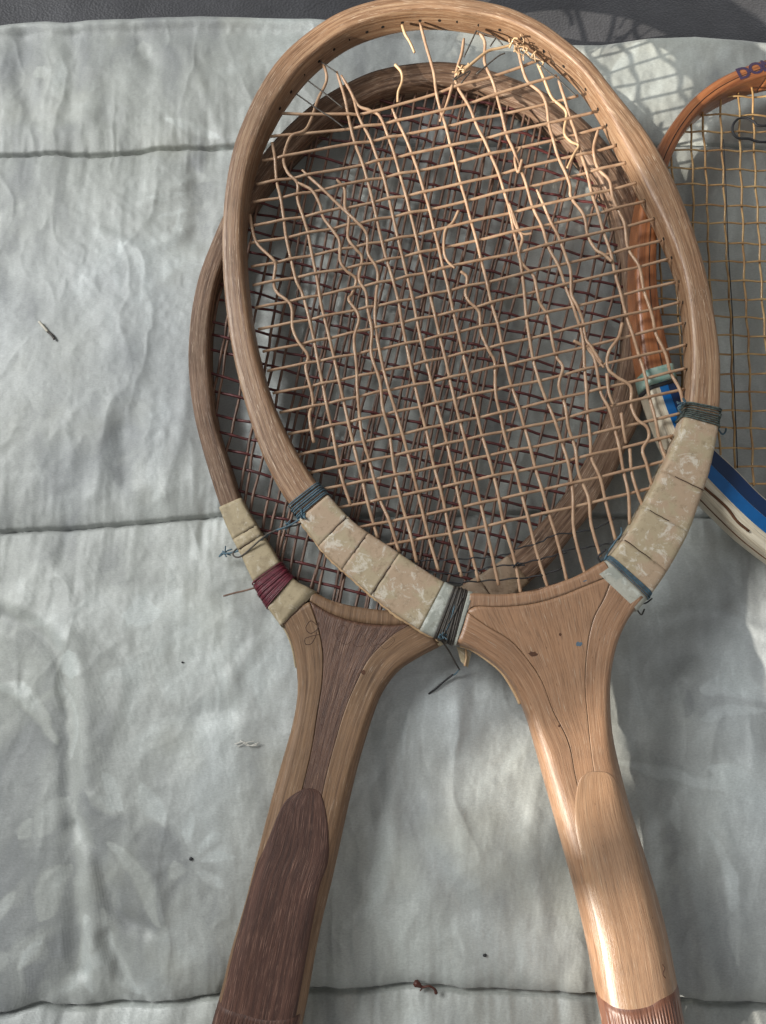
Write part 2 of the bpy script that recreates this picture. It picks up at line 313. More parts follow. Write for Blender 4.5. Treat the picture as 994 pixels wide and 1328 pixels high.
def quilt_nap_sheen(X, Y):
    """random pile tone plus painted satin sheen and sunlit spots: +1 light strokes, -1 dark ones"""
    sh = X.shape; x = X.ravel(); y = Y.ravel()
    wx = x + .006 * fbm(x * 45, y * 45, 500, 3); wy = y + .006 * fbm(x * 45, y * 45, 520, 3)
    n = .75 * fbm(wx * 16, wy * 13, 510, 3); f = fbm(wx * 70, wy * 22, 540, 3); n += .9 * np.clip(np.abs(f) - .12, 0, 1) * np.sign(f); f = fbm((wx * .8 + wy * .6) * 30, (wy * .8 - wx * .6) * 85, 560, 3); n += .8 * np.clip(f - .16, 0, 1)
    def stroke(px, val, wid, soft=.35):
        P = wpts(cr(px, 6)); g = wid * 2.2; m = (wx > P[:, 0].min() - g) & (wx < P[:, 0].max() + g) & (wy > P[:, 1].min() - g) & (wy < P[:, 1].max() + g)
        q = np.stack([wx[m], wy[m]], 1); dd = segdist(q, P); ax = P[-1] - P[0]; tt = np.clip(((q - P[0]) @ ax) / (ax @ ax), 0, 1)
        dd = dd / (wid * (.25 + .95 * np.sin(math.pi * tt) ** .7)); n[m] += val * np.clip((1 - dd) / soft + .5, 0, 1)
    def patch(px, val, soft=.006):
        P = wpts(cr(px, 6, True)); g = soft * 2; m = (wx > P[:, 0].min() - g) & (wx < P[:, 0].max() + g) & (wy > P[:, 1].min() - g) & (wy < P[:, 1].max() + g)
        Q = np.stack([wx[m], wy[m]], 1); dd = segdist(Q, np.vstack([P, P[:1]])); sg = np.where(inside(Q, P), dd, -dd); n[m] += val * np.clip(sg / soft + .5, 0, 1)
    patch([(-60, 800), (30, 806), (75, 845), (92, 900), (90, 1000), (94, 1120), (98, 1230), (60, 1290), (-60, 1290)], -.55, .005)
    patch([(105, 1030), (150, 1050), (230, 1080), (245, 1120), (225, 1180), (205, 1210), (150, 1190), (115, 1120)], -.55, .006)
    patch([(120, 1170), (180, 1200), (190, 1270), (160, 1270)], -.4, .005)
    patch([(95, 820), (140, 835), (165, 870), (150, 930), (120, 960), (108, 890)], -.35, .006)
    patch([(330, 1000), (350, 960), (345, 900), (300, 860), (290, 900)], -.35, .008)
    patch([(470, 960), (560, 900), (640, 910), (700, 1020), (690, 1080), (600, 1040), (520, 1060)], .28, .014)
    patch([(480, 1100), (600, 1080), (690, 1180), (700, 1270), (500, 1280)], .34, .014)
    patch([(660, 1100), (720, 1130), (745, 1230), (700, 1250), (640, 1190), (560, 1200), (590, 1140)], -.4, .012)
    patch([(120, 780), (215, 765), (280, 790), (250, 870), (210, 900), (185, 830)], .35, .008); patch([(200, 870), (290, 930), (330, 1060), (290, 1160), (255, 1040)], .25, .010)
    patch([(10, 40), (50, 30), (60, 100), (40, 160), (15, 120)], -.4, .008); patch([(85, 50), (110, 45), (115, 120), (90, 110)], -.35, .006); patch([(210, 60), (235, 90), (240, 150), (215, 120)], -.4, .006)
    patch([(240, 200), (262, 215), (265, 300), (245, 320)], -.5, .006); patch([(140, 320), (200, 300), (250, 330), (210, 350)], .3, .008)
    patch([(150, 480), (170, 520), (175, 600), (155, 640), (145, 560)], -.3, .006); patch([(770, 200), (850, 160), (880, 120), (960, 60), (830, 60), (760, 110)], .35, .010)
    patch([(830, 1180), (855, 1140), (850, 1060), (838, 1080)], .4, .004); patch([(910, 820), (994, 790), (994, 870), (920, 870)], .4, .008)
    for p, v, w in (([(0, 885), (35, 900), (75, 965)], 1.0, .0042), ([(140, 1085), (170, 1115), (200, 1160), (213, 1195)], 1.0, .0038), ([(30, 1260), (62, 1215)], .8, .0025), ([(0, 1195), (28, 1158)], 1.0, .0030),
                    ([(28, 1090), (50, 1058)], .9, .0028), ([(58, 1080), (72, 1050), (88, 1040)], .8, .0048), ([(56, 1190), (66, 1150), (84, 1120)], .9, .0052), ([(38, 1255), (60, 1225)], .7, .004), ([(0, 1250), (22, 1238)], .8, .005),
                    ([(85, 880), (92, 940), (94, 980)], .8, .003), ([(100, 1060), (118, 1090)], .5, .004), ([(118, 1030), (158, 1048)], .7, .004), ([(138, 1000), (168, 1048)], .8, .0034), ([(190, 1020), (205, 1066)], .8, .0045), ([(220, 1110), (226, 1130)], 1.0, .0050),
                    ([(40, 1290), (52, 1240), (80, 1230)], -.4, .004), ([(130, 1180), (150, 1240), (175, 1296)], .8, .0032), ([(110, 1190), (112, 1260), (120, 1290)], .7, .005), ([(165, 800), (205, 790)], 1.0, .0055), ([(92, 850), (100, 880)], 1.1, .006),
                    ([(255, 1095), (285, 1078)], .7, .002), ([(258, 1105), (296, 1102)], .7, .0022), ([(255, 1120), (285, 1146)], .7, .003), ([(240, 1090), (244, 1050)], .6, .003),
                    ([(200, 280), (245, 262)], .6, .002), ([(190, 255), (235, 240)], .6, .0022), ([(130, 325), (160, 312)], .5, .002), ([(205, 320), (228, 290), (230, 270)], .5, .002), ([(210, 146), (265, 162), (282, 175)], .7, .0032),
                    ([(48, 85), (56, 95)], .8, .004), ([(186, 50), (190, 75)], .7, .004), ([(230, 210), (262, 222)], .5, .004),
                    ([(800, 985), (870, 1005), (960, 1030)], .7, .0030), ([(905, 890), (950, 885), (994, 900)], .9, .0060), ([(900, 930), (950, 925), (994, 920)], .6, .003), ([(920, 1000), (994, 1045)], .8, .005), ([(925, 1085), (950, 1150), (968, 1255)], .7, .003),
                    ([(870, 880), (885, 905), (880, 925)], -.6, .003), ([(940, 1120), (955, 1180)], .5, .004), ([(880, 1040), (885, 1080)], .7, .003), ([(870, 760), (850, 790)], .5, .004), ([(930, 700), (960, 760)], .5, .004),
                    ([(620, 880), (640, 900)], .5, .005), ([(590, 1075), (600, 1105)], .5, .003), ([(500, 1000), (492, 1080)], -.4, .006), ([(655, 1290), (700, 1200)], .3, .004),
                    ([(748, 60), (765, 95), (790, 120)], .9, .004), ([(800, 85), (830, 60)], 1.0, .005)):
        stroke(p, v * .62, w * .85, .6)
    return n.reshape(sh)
def quilt_mat():
    m, nt, b = newmat('silver_grey_satin_quilt'); tc = N(nt, 'ShaderNodeTexCoord'); oc = tc.outputs['Object']
    big = noise(nt, mapping(nt, oc, (7, 6, 1)), 1, 3, .5)
    c = ramp(nt, big, [(.35, (.325, .340, .313)), (.5, (.348, .364, .345)), (.66, (.333, .354, .356))])
    # random pile tone, with satin highlights and darks painted into the colour
    at = N(nt, 'ShaderNodeAttribute', attribute_name='painted_nap_sheen'); st = ramp(nt, at.outputs['Fac'], [(0, 0.0), (1, 1.0)])
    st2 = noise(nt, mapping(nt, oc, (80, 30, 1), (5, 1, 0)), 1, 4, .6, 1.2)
    painted_nap_sheen = ramp(nt, st, [(.15, .64), (.42, .92), (.58, 1.06), (.85, 1.38)]); nap2 = ramp(nt, st2, [(.42, .93), (.55, 1.0), (.62, 1.10)])
    c = mix(nt, 1.0, c, mix(nt, 1, c, painted_nap_sheen, 'MULTIPLY')); c = mix(nt, ramp(nt, st, [(.55, 0.0), (.9, .35)]), c, (.42, .47, .47)); c = mix(nt, ramp(nt, st, [(.1, .3), (.42, 0.0)]), c, (.23, .245, .27)); c = mix(nt, .9, c, mix(nt, 1, c, nap2, 'MULTIPLY'))
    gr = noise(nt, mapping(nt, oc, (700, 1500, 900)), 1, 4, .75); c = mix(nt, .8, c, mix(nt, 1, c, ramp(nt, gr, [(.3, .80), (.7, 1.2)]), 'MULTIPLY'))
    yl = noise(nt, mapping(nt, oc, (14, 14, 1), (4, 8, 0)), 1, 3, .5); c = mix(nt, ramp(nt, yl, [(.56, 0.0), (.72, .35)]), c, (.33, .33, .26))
    link(nt, c, b.inputs['Base Color'])
    link(nt, ramp(nt, st, [(.3, .55), (.7, .36)]), b.inputs['Roughness'])
    b.inputs['Sheen Weight'].default_value = .35; b.inputs['Sheen Roughness'].default_value = .4; b.inputs['Specular IOR Level'].default_value = .8
    b.inputs['Anisotropic'].default_value = .3
    w1 = N(nt, 'ShaderNodeTexWave', wave_type='BANDS', bands_direction='X'); w1.inputs['Scale'].default_value = 520; w1.inputs['Distortion'].default_value = 1.5; w1.inputs['Detail Scale'].default_value = 3; link(nt, oc, w1.inputs['Vector'])
    w2 = N(nt, 'ShaderNodeTexWave', wave_type='BANDS', bands_direction='Y'); w2.inputs['Scale'].default_value = 560; w2.inputs['Distortion'].default_value = 1.5; link(nt, oc, w2.inputs['Vector'])
    x = bump(nt, b, w1.outputs['Fac'], .28, .0002); x = bump(nt, b, w2.outputs['Fac'], .2, .0002, x); bump(nt, b, gr, .35, .0003, x)
    return m
def sheet(name, x0, x1, nx, ytop, ybot, ny, hf, mat, edge=None):
    xs = np.linspace(x0, x1, nx); t = np.linspace(0, 1, ny)
    X = np.repeat(xs[None], ny, 0); top = np.interp(xs, *ytop) if isinstance(ytop, tuple) else np.full(nx, ytop); bot = np.interp(xs, *ybot) if isinstance(ybot, tuple) else np.full(nx, ybot)
    Y = top[None] * (1 - t[:, None]) + bot[None] * t[:, None]; Z = hf(X, Y)
    if edge: Z = edge(X, Y, Z, top)
    V = np.stack([X, Y, Z], -1).reshape(-1, 3); idx = np.arange(nx * ny).reshape(ny, nx)
    F = np.stack([idx[:-1, :-1], idx[1:, :-1], idx[1:, 1:], idx[:-1, 1:]], -1).reshape(-1, 4)
    m = bpy.data.meshes.new(name); m.vertices.add(len(V)); m.vertices.foreach_set('co', V.ravel()); m.loops.add(F.size); m.loops.foreach_set('vertex_index', F.ravel())
    m.polygons.add(len(F)); m.polygons.foreach_set('loop_start', np.arange(0, F.size, 4)); m.materials.append(mat); m.update(calc_edges=True); m.validate(); smooth(m)
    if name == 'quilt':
        at = m.attributes.new('painted_nap_sheen', 'FLOAT', 'POINT'); at.data.foreach_set('value', np.clip(quilt_nap_sheen(X, Y) * .5 + .5, 0, 1).ravel().astype(np.float32))
    o = bpy.data.objects.new(name, m); COL.objects.link(o); o['kind'] = 'structure'; return o
edge_px = [(-400, 26), (-60, 24), (0, 24), (30, 20), (60, 19), (85, 21), (120, 17), (200, 14), (260, 12), (330, 14), (400, 16), (600, 30), (735, 49), (780, 50), (840, 42), (900, 41), (994, 48), (1400, 60)]
E = wpts(edge_px)
def qedge(X, Y, Z, top):
    dd = top[None] - Y; puff = .006 * (1 - np.exp(-dd / .006)); drop = -.008 * np.exp(-(dd / .0018))
    return Z * np.clip(dd / .012, .25, 1) + puff - .006 + drop + .004 * np.exp(-((dd - .006) / .006) ** 2)
nap_sheen_of = quilt_nap_sheen
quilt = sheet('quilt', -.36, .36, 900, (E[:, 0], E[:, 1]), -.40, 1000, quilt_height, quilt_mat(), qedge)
def dark_mat():
    m, nt, b = newmat('charcoal_sofa_leather'); tc = N(nt, 'ShaderNodeTexCoord'); oc = tc.outputs['Object']
    v = N(nt, 'ShaderNodeTexVoronoi'); v.inputs['Scale'].default_value = 620; link(nt, mapping(nt, oc, (1, 1.3, 1)), v.inputs['Vector'])
    n = noise(nt, oc, 30, 4); c = ramp(nt, n, [(.3, (.024, .024, .028)), (.7, (.044, .044, .050))])
    c = mix(nt, .6, c, mix(nt, 1, c, ramp(nt, noise(nt, oc, 900, 3, .6), [(.3, .7), (.7, 1.4)]), 'MULTIPLY')); link(nt, c, b.inputs['Base Color'])
    b.inputs['Roughness'].default_value = .62; b.inputs['Specular IOR Level'].default_value = .4; b.inputs['Sheen Weight'].default_value = .25; b.inputs['Sheen Roughness'].default_value = .5
    x = bump(nt, b, v.outputs['Distance'], .6, .0006); bump(nt, b, noise(nt, oc, 1500, 3), .3, .0003, x); return m
def dh(X, Y):
    sh = X.shape; x = X.ravel(); y = Y.ravel()
    h = -.0065 + .003 * fbm(x * 12, y * 16, 400, 3) + .0008 * fbm(x * 60, y * 60, 410, 2)
    return h.reshape(sh)
dark = sheet('dark_cloth', -.50, .55, 260, .60, .268, 130, dh, dark_mat())
# unseen wall added to block the sun; its openings shape the beams
def wallpt(l, v, t):
    return (-WALLD - t) * np.array([math.cos(SAZ), math.sin(SAZ), 0]) + l * np.array([-math.sin(SAZ), math.cos(SAZ), 0]) + np.array([0, 0, v])
WM = simple('white_wall_paint', (.62, .61, .58), .8, sc=20, var=.05)
wv, wf = [], []
for l0_, l1_, v0, v1 in ((-2.2, 2.2, -.6, .735), (-2.2, -.62, .735, 1.7), (-.62, 1.0, 1.32, 1.7), (1.0, 2.2, .735, 1.7), (-.21, -.180, .735, 1.32), (-.135, .085, .735, 1.32), (.085, 1.0, .735, .818)):
    b_ = len(wv)
    for t in (0, .06):
        for l_, v_ in ((l0_, v0), (l1_, v0), (l1_, v1), (l0_, v1)): wv.append(wallpt(l_, v_, t))
    wf += [tuple(b_ + i for i in q) for q in ((0, 1, 2, 3), (7, 6, 5, 4), (0, 4, 5, 1), (1, 5, 6, 2), (2, 6, 7, 3), (3, 7, 4, 0))]
wo = obj('sun_blocker_wall', wv, wf, WM, flat=True); wo['kind'] = 'structure'

# ------------------------------------------------------------------ racket building blocks
class Hoop:
    def __init__(s, pl, outer, inner, half, tr, n=220, closed=False, p=.42, lift=None):
        s.pl = pl; s.half = half; s.p = p; s.closed = closed
        Po = cr(outer, 10, closed); Pi = cr(inner, 14, closed)
        if closed: Po = np.vstack([Po, Po[:1]]); Pi = np.vstack([Pi, Pi[:1]])
        Po = resample(Po, n); Pd = resample(Pi, 3000)
        if closed: q = [int(np.argmin(((Pd - a) ** 2).sum(1))) for a in Po]
        else:
            q = []; last = 0
            for a in Po:
                w = slice(last, min(last + 120, 3000)); k = last + int(np.argmin(((Pd[w] - a) ** 2).sum(1))); q.append(k); last = k
            q[-1] = 2999; q = np.array(q, float); k_ = np.ones(9) / 9; q = np.convolve(np.pad(q, 4, mode='edge'), k_, 'valid'); q[0] = 0; q[-1] = 2999; q = q.astype(int)
        s.po = Po; s.pi = Pd[q]; s.O = pl.at(Po, 0, tr); s.I = pl.at(s.pi, 0, tr); s.n = n
        s.L = np.r_[0, np.cumsum(np.linalg.norm(np.diff(s.O, axis=0), axis=1))]
    def ring(s, i, extra=0.0, ns=24, p=None, hs=1.0):
        """cross-section at float station i"""
        i0 = int(min(max(math.floor(i), 0), s.n - 2)); f = i - i0
        O = s.O[i0] * (1 - f) + s.O[i0 + 1] * f; I = s.I[i0] * (1 - f) + s.I[i0 + 1] * f
        c = (O + I) / 2; a = (O - I) / 2; la = np.linalg.norm(a); a = a / la; p = p or s.p; out = []
        for k in range(ns):
            w = 2 * math.pi * (k + .5) / ns; x = math.copysign(abs(math.cos(w)) ** p, math.cos(w)); y = math.copysign(abs(math.sin(w)) ** p, math.sin(w))
            out.append(c + a * x * (la + extra) + s.pl.n * y * (s.half * hs + extra))
        return out
    def solid(s, name, i0, i1, extra, mat, parent, ns=24, steps=None, jit=0.0, mi=None, capped=True, hs=1.0, seed=0):
        steps = steps or max(2, int(abs(i1 - i0)) + 1); V = []; UV = []; idx = np.linspace(i0, i1, steps); r = np.random.default_rng(seed + 5)
        for i in idx:
            e = extra + (r.normal() * jit if jit else 0); ring = s.ring(i, e, ns, hs=hs); V += ring; u = np.interp(i, range(s.n), s.L); acc = 0; prev = ring[0]
            for q in ring: acc += np.linalg.norm(q - prev); prev = q; UV.append((u, acc))
        F = gridfaces(steps, ns, True); mis = None
        if mi: mis = [mi(j) for i in range(steps - 1) for j in range(ns)]
        if capped:
            F.append(tuple(range(ns))); F.append(tuple(range((steps - 1) * ns, steps * ns))[::-1])
            if mi: mis += [0, 0]
        return obj(name, V, F, mat, parent, UV, mis)
    def station(s, px, py):
        c = (s.po + s.pi) / 2; return int(np.argmin(((c - np.array([px, py])) ** 2).sum(1)))
    def binding(s, name, i0, i1, turns, r, mat, parent, skew=0.0, lift=0.0003, mat2=None):
        items = []; k = 0; rr = np.random.default_rng(int(i0 * 7) + turns)
        for t in np.linspace(i0, i1, turns):
            A = np.array(s.ring(t + rr.normal() * .05, lift + r * .6 + abs(rr.normal()) * .00022, 28)); A = np.vstack([A, A[:2]])
            items.append((cr(A, 2), r * rr.uniform(.75, 1.2)))
        return tubes(name, items, mat, parent, 5)

class Body:
    """throat, shaft and handle: height follows the distance to the side outlines"""
    def __init__(s, pl, left, right, tr, halffn, radfn, arch=None):
        s.pl = pl; s.tr = tr; s.hf = halffn; s.rf = radfn
        s.left = cr(left, 8); s.right = cr(right, 8)
        s.Lw = s.to2(s.left); s.Rw = s.to2(s.right); s.arch = s.to2(cr(arch, 8)) if arch is not None else None
    def to2(s, p):
        q = s.pl.at(p, 0, s.tr) - s.pl.o; return np.stack([q @ s.pl.e1, q @ s.pl.e2], 1)
    def from2(s, q, h): return s.pl.o + np.outer(q[:, 0], s.pl.e1) + np.outer(q[:, 1], s.pl.e2) + np.outer(h, s.pl.n)
    def height(s, px, q2):
        e = np.minimum(segdist(q2, s.Lw), segdist(q2, s.Rw)); H = s.hf(px[:, 1]); R = s.rf(px[:, 1])
        t = np.clip(e / R, 0, 1); h = H * (1 - (1 - t) ** 2.3) ** (1 / 2.3)
        if s.arch is not None:
            ea = segdist(q2, s.arch); t = np.clip(ea / .0022, 0, 1); h = h - .0016 * (1 - np.sqrt(np.clip(1 - (1 - t) ** 2, 0, 1)))
        return h
    def patch(s, name, A, B, mat, parent, nu=22, nv=110, inset=(0, 0), extra=0.0, shell=False, topc=None, rib=0, botc=None):
        """A: left curve, B: right curve (pixels, top to bottom); topc: optional top curve"""
        A = resample(cr(A, 8), nv); B = resample(cr(B, 8), nv)
        t = np.linspace(0, 1, nu); t = .5 - .5 * np.cos(math.pi * t) if not rib else t; t = .55 * t + .45 * np.linspace(0, 1, nu)
        G = A[:, None] * (1 - t[None, :, None]) + B[:, None] * t[None, :, None]
        v = np.linspace(0, 1, nv)[:, None, None]
        if topc is not None:
            T = cr(topc, 8); L = np.r_[0, np.cumsum(np.linalg.norm(np.diff(T, axis=0), axis=1))]; L /= L[-1]
            T = np.stack([np.interp(t, L, T[:, k]) for k in range(2)], 1); G = G + (T - G[0])[None] * (1 - v) ** 2
        if botc is not None:
            T = cr(botc, 8); L = np.r_[0, np.cumsum(np.linalg.norm(np.diff(T, axis=0), axis=1))]; L /= L[-1]
            T = np.stack([np.interp(t, L, T[:, k]) for k in range(2)], 1); G = G + (T - G[-1])[None] * v ** 2
        px = G.reshape(-1, 2); q = s.to2(px)
        if inset[0] or inset[1]:
            Q = q.reshape(nv, nu, 2); a = Q[:, -1] - Q[:, 0]; wd = np.linalg.norm(a, axis=1)[:, None] + 1e-9; a = a / wd
            Q = Q + a[:, None] * (np.array([inset[0] * (1 - x) - inset[1] * x for x in t])[None, :, None]); q = Q.reshape(-1, 2)
        h = s.height(px, q) + extra
        if rib:
            h = h + .00026 * np.sin(np.tile(t, nv) * rib * 2 * math.pi) * np.repeat(np.clip((np.arange(nv) - 1) / 3, 0, 1), nu)
        if shell:
            I, J = np.meshgrid(np.arange(nv), np.arange(nu), indexing='ij')
            ed = (J == 0) | (J == nu - 1) | (I == 0)
            h = np.where(ed.ravel(), h - extra - .0004, h)
        P = s.from2(q, h); Q = q.reshape(nv, nu, 2)
        vl = np.r_[0, np.cumsum(np.linalg.norm(np.diff(Q[:, nu // 2], axis=0), axis=1))]; UV = []
        w = np.linalg.norm(Q[:, -1] - Q[:, 0], axis=1); w = .5 * w + .5 * w.mean()
        for i in range(nv):
            for j in range(nu): UV.append((vl[i], (t[j] - .5) * w[i]))
        F = gridfaces(nv, nu)
        if shell: return obj(name, P, F, mat, parent, UV)
        P2 = s.from2(q, -h); n = len(P); V = np.vstack([P, P2]); UV = UV + UV
        F += [tuple(n + k for k in f[::-1]) for f in F]
        for i in range(nv - 1):
            a, b = i * nu, (i + 1) * nu; F.append((a, a + n, b + n, b)); a += nu - 1; b += nu - 1; F.append((a, b, b + n, a + n))
        for j in range(nu - 1):
            F.append((j, j + 1, j + 1 + n, j + n)); k = (nv - 1) * nu + j; F.append((k, k + n, k + n + 1, k + 1))
        return obj(name, V, F, mat, parent, UV)
def bez_on(body, pts, extra=0.0):
    px = cr(pts, 8); q = body.to2(px); return body.from2(q, body.height(px, q) + extra)

# strings --------------------------------------------------------------------
def isect(A, B):
    """crossings of two polylines: list of (tA, tB)"""
    out = []
    a0, a1 = A[:-1], A[1:]; 
    for j in range(len(B) - 1):
        b0, b1 = B[j], B[j + 1]; r = a1 - a0; sgm = b1 - b0; den = r[:, 0] * sgm[1] - r[:, 1] * sgm[0]
        den = np.where(np.abs(den) < 1e-12, 1e-12, den); w = b0 - a0
        t = (w[:, 0] * sgm[1] - w[:, 1] * sgm[0]) / den; u = (w[:, 0] * r[:, 1] - w[:, 1] * r[:, 0]) / den
        for k in np.where((t >= 0) & (t < 1) & (u >= 0) & (u < 1))[0]: out.append((k + t[k], j + u[k]))
    return out
def weave(mains, crosses, amp):
    """woven heights for both families (px polylines), over and under in turn"""
    zm = [[] for _ in mains]; zc = [[] for _ in crosses]
    for j, a in enumerate(mains):
        for i, b in enumerate(crosses):
            for ta, tb in isect(a, b):
                s_ = 1 if (i + j) % 2 else -1; zm[j].append((ta, s_ * amp)); zc[i].append((tb, -s_ * amp))
    def fill(P, kn):
        t = np.arange(len(P)); 
        if not kn: return np.zeros(len(P))
        kn = sorted(kn); k, z = np.array([c[0] for c in kn]), np.array([c[1] for c in kn])
        k = np.r_[k[0] - 6, k, k[-1] + 6]; z = np.r_[0, z, 0]
        i = np.clip(np.searchsorted(k, t) - 1, 0, len(k) - 2); f = np.clip((t - k[i]) / (k[i + 1] - k[i] + 1e-9), 0, 1); f = .5 - .5 * np.cos(math.pi * f)
        return z[i] * (1 - f) + z[i + 1] * f
    return [fill(P, k) for P, k in zip(mains, zm)], [fill(P, k) for P, k in zip(crosses, zc)]

HALF = .0085
# planes: the left racket lies on the quilt, the right one on its edge, the front one on both
PL2 = Plane([(290, 300, .0075), (800, 300, .0085), (400, 1300, .0115)])
PLR = Plane([(840, 300, .0245), (1300, 300, .0150), (960, 650, .0235)])
PLF = Plane([(290, 300, .0250), (865, 300, .0410), (590, 800, .0265)])

# ================================================================== LEFT RACKET
def base_of(pl, px, py): return tuple(hz(px, py, 0))
left = thing('tennis_racket', 'weathered brown wooden racket underneath with burgundy thread binding and red strings', 'tennis racket', base_of(PL2, 450, 800), 'old wooden tennis rackets on the quilt')
o2 = [(366, 812), (345, 782), (330, 755), (315, 722), (300, 692), (285, 655), (268, 602), (254, 550), (246, 500), (244, 455), (248, 405), (258, 358), (274, 315), (295, 268), (322, 225), (352, 186), (382, 155), (412, 130), (445, 110), (485, 92), (530, 83), (575, 80), (620, 87), (665, 101), (710, 121), (755, 152), (795, 195), (828, 250), (846, 310), (852, 370), (850, 430), (843, 490), (829, 548), (812, 584), (795, 622), (769, 663), (741, 698), (711, 735), (676, 764), (640, 795), (600, 822), (570, 838)]
i2 = [(410, 768), (385, 755), (368, 738), (352, 712), (330, 678), (312, 645), (297, 600), (281, 550), (274, 500), (271, 455), (274, 408), (283, 362), (300, 318), (320, 280), (345, 240), (372, 208), (402, 178), (432, 154), (465, 134), (500, 120), (540, 111), (580, 109), (620, 115), (655, 127), (690, 145), (725, 172), (760, 210), (790, 260), (805, 315), (812, 370), (812, 425), (806, 475), (795, 520), (777, 566), (758, 602), (725, 652), (676, 705), (644, 732), (606, 756), (575, 775), (545, 790), (523, 796)]
H2 = Hoop(PL2, o2, i2, .0080, .006, n=260, p=.40)
H2.solid('hoop', 0, 259, 0, M['old_hoop'], left, steps=260)
fl = lambda xs, ys: (lambda y: np.interp(y, xs, ys))
L2 = [(363, 806), (372, 822), (379, 840), (384, 870), (385, 900), (379, 938), (363, 995), (351, 1038), (332, 1112), (316, 1175), (298, 1236), (286, 1285), (274, 1328), (258, 1390), (245, 1450)]
R2 = [(572, 838), (545, 852), (520, 868), (503, 888), (489, 915), (470, 974), (455, 1032), (432, 1136), (413, 1216), (398, 1300), (390, 1340), (380, 1400), (370, 1450)]
arch2 = [(408, 768), (438, 783), (469, 792), (508, 797), (530, 795), (560, 786)]
arch2b = [(403, 781), (432, 797.7), (466, 808), (505, 811.5), (530, 809), (545, 804)]
B2 = Body(PL2, L2, R2, .004, fl([760, 900, 1100, 1300], [.0082, .0090, .0120, .0125]), fl([760, 880, 1000, 1150, 1300], [.0028, .0035, .006, .0095, .0105]), arch2)
sl2 = [(403, 781), (414, 814), (420, 848), (419, 885), (413, 925), (406, 970), (395, 1018), (375, 1100), (350, 1200), (330, 1300), (305, 1450)]
sr2 = [(545, 804), (515, 820), (498, 834), (477, 857), (462, 887), (450, 915), (439, 950), (423, 1011), (405, 1100), (382, 1200), (362, 1300), (335, 1450)]
B2.patch('stave', L2, sl2, M['old_stave'], left, nu=14, topc=[(363, 806), (384, 792), (403, 781)], inset=(0, .00018))
B2.patch('wedge', sl2, sr2, M['old_wedge'], left, nu=20, topc=arch2b, inset=(.00018, .0001))
B2.patch('stave', sr2, R2, M['old_stave'], left, nu=16, topc=[(545, 804), (560, 820), (572, 838)], inset=(.0001, 0))
B2.patch('arch_strip', [(406, 767), (403, 780)], [(562, 785), (562, 797)], M['old_stave'], left, nu=40, nv=8, topc=arch2, botc=[(403, 780), (432, 797), (466, 807.4), (505, 811), (530, 808.4), (562, 797)], extra=.00015)
B2.patch('dark_panel', [(397, 1019), (375, 1033), (364, 1050), (355, 1072), (343, 1100), (334, 1118), (322, 1160), (306, 1220), (292, 1280), (280, 1328), (266, 1380)], [(402, 1019), (415, 1023), (422, 1036), (427, 1060), (429, 1085), (428, 1114), (417, 1148), (404, 1217), (389, 1301), (382, 1340), (374, 1380)], M['old_panel'], left, nu=24, nv=90, extra=.00035, shell=True)
B2.patch('grip', [(285, 1293), (274, 1330), (256, 1400)], [(392, 1308), (386, 1340), (376, 1400)], M['old_panel'], left, nu=120, nv=24, extra=.0007, shell=True, rib=24, topc=[(285, 1293), (320, 1302), (350, 1310), (392, 1308)])
def along(H, i0, i1, f, h, n=60, wob=0.0):
    P = []; r = np.random.default_rng(int(i0) + 3)
    for i in np.linspace(i0, i1, n):
        a = int(min(i, H.n - 2)); t = i - a; O = H.O[a] * (1 - t) + H.O[a + 1] * t; I = H.I[a] * (1 - t) + H.I[a + 1] * t
        ff = f + wob * r.normal(); P.append(I * (1 - ff) + O * ff + H.pl.n * h)
    return np.array(P)
# parchment wraps on both shoulders
def wraps(H, marks, mat, parent, extra=.00055, label=None, gap=.03, slit=True, pre='tape_wrap'):
    for k, (a, b) in enumerate(zip(marks[:-1], marks[1:])):
        pp = H.p; H.p = .24; o = H.solid(pre, a + gap * .5, b - gap * .5, extra + .00010 * ((k * 37) % 3) / 2, mat, parent, steps=max(4, int(b - a) * 2), jit=.00003, seed=k + int(a)); H.p = pp
        if k and slit: f0, f1 = ((.02, .62), (.30, 1.0), (.12, .55))[k % 3]; tube('slit', cr(np.array([along(H, a, a + .01, f, H.half + extra + .0001, 2)[0] + H.pl.e1 * (((k * 7 + i_ * 3) % 5) - 2) * .00012 for i_, f in enumerate(np.linspace(f0, f1, 6))]), 4), .00022, M['groove'], o, 4)
st = H2.station
sA = st(298, 650); sB = st(318, 690); sB2 = st(326, 705); sC = st(345, 742); sD = st(363, 768)
wraps(H2, [0.3, st(384, 788), sD], M['tape2'], left); wraps(H2, [sC, sB2, sB, sA + 6, sA], M['tape2'], left) if False else wraps(H2, sorted([sC, sB2, sB, sA]), M['tape2'], left)
H2.binding('thread_binding', sD + .2, sC - .2, 17, .00046, M['thread_wine'], left, lift=.0007)['label'] = 'burgundy thread wound round the left shoulder'
wraps(H2, sorted([st(672, 738), st(636, 770), 259.0 if False else st(600, 800)]), M['tape_old'], left, .0003); wraps(H2, [st(600, 800) + .1, 259.0], M['tape2'], left, .0003)
tube('outer_string', along(H2, 4, st(305, 668), 1.0, .001, 50, .01), .0006, M['string_brown'], left, 5)
tube('outer_string', B2.from2(B2.to2(cr([(364, 808), (372, 822), (379, 841), (383.5, 866)], 8)), np.full(25, .002)), .0005, M['tape2'], left, 5)
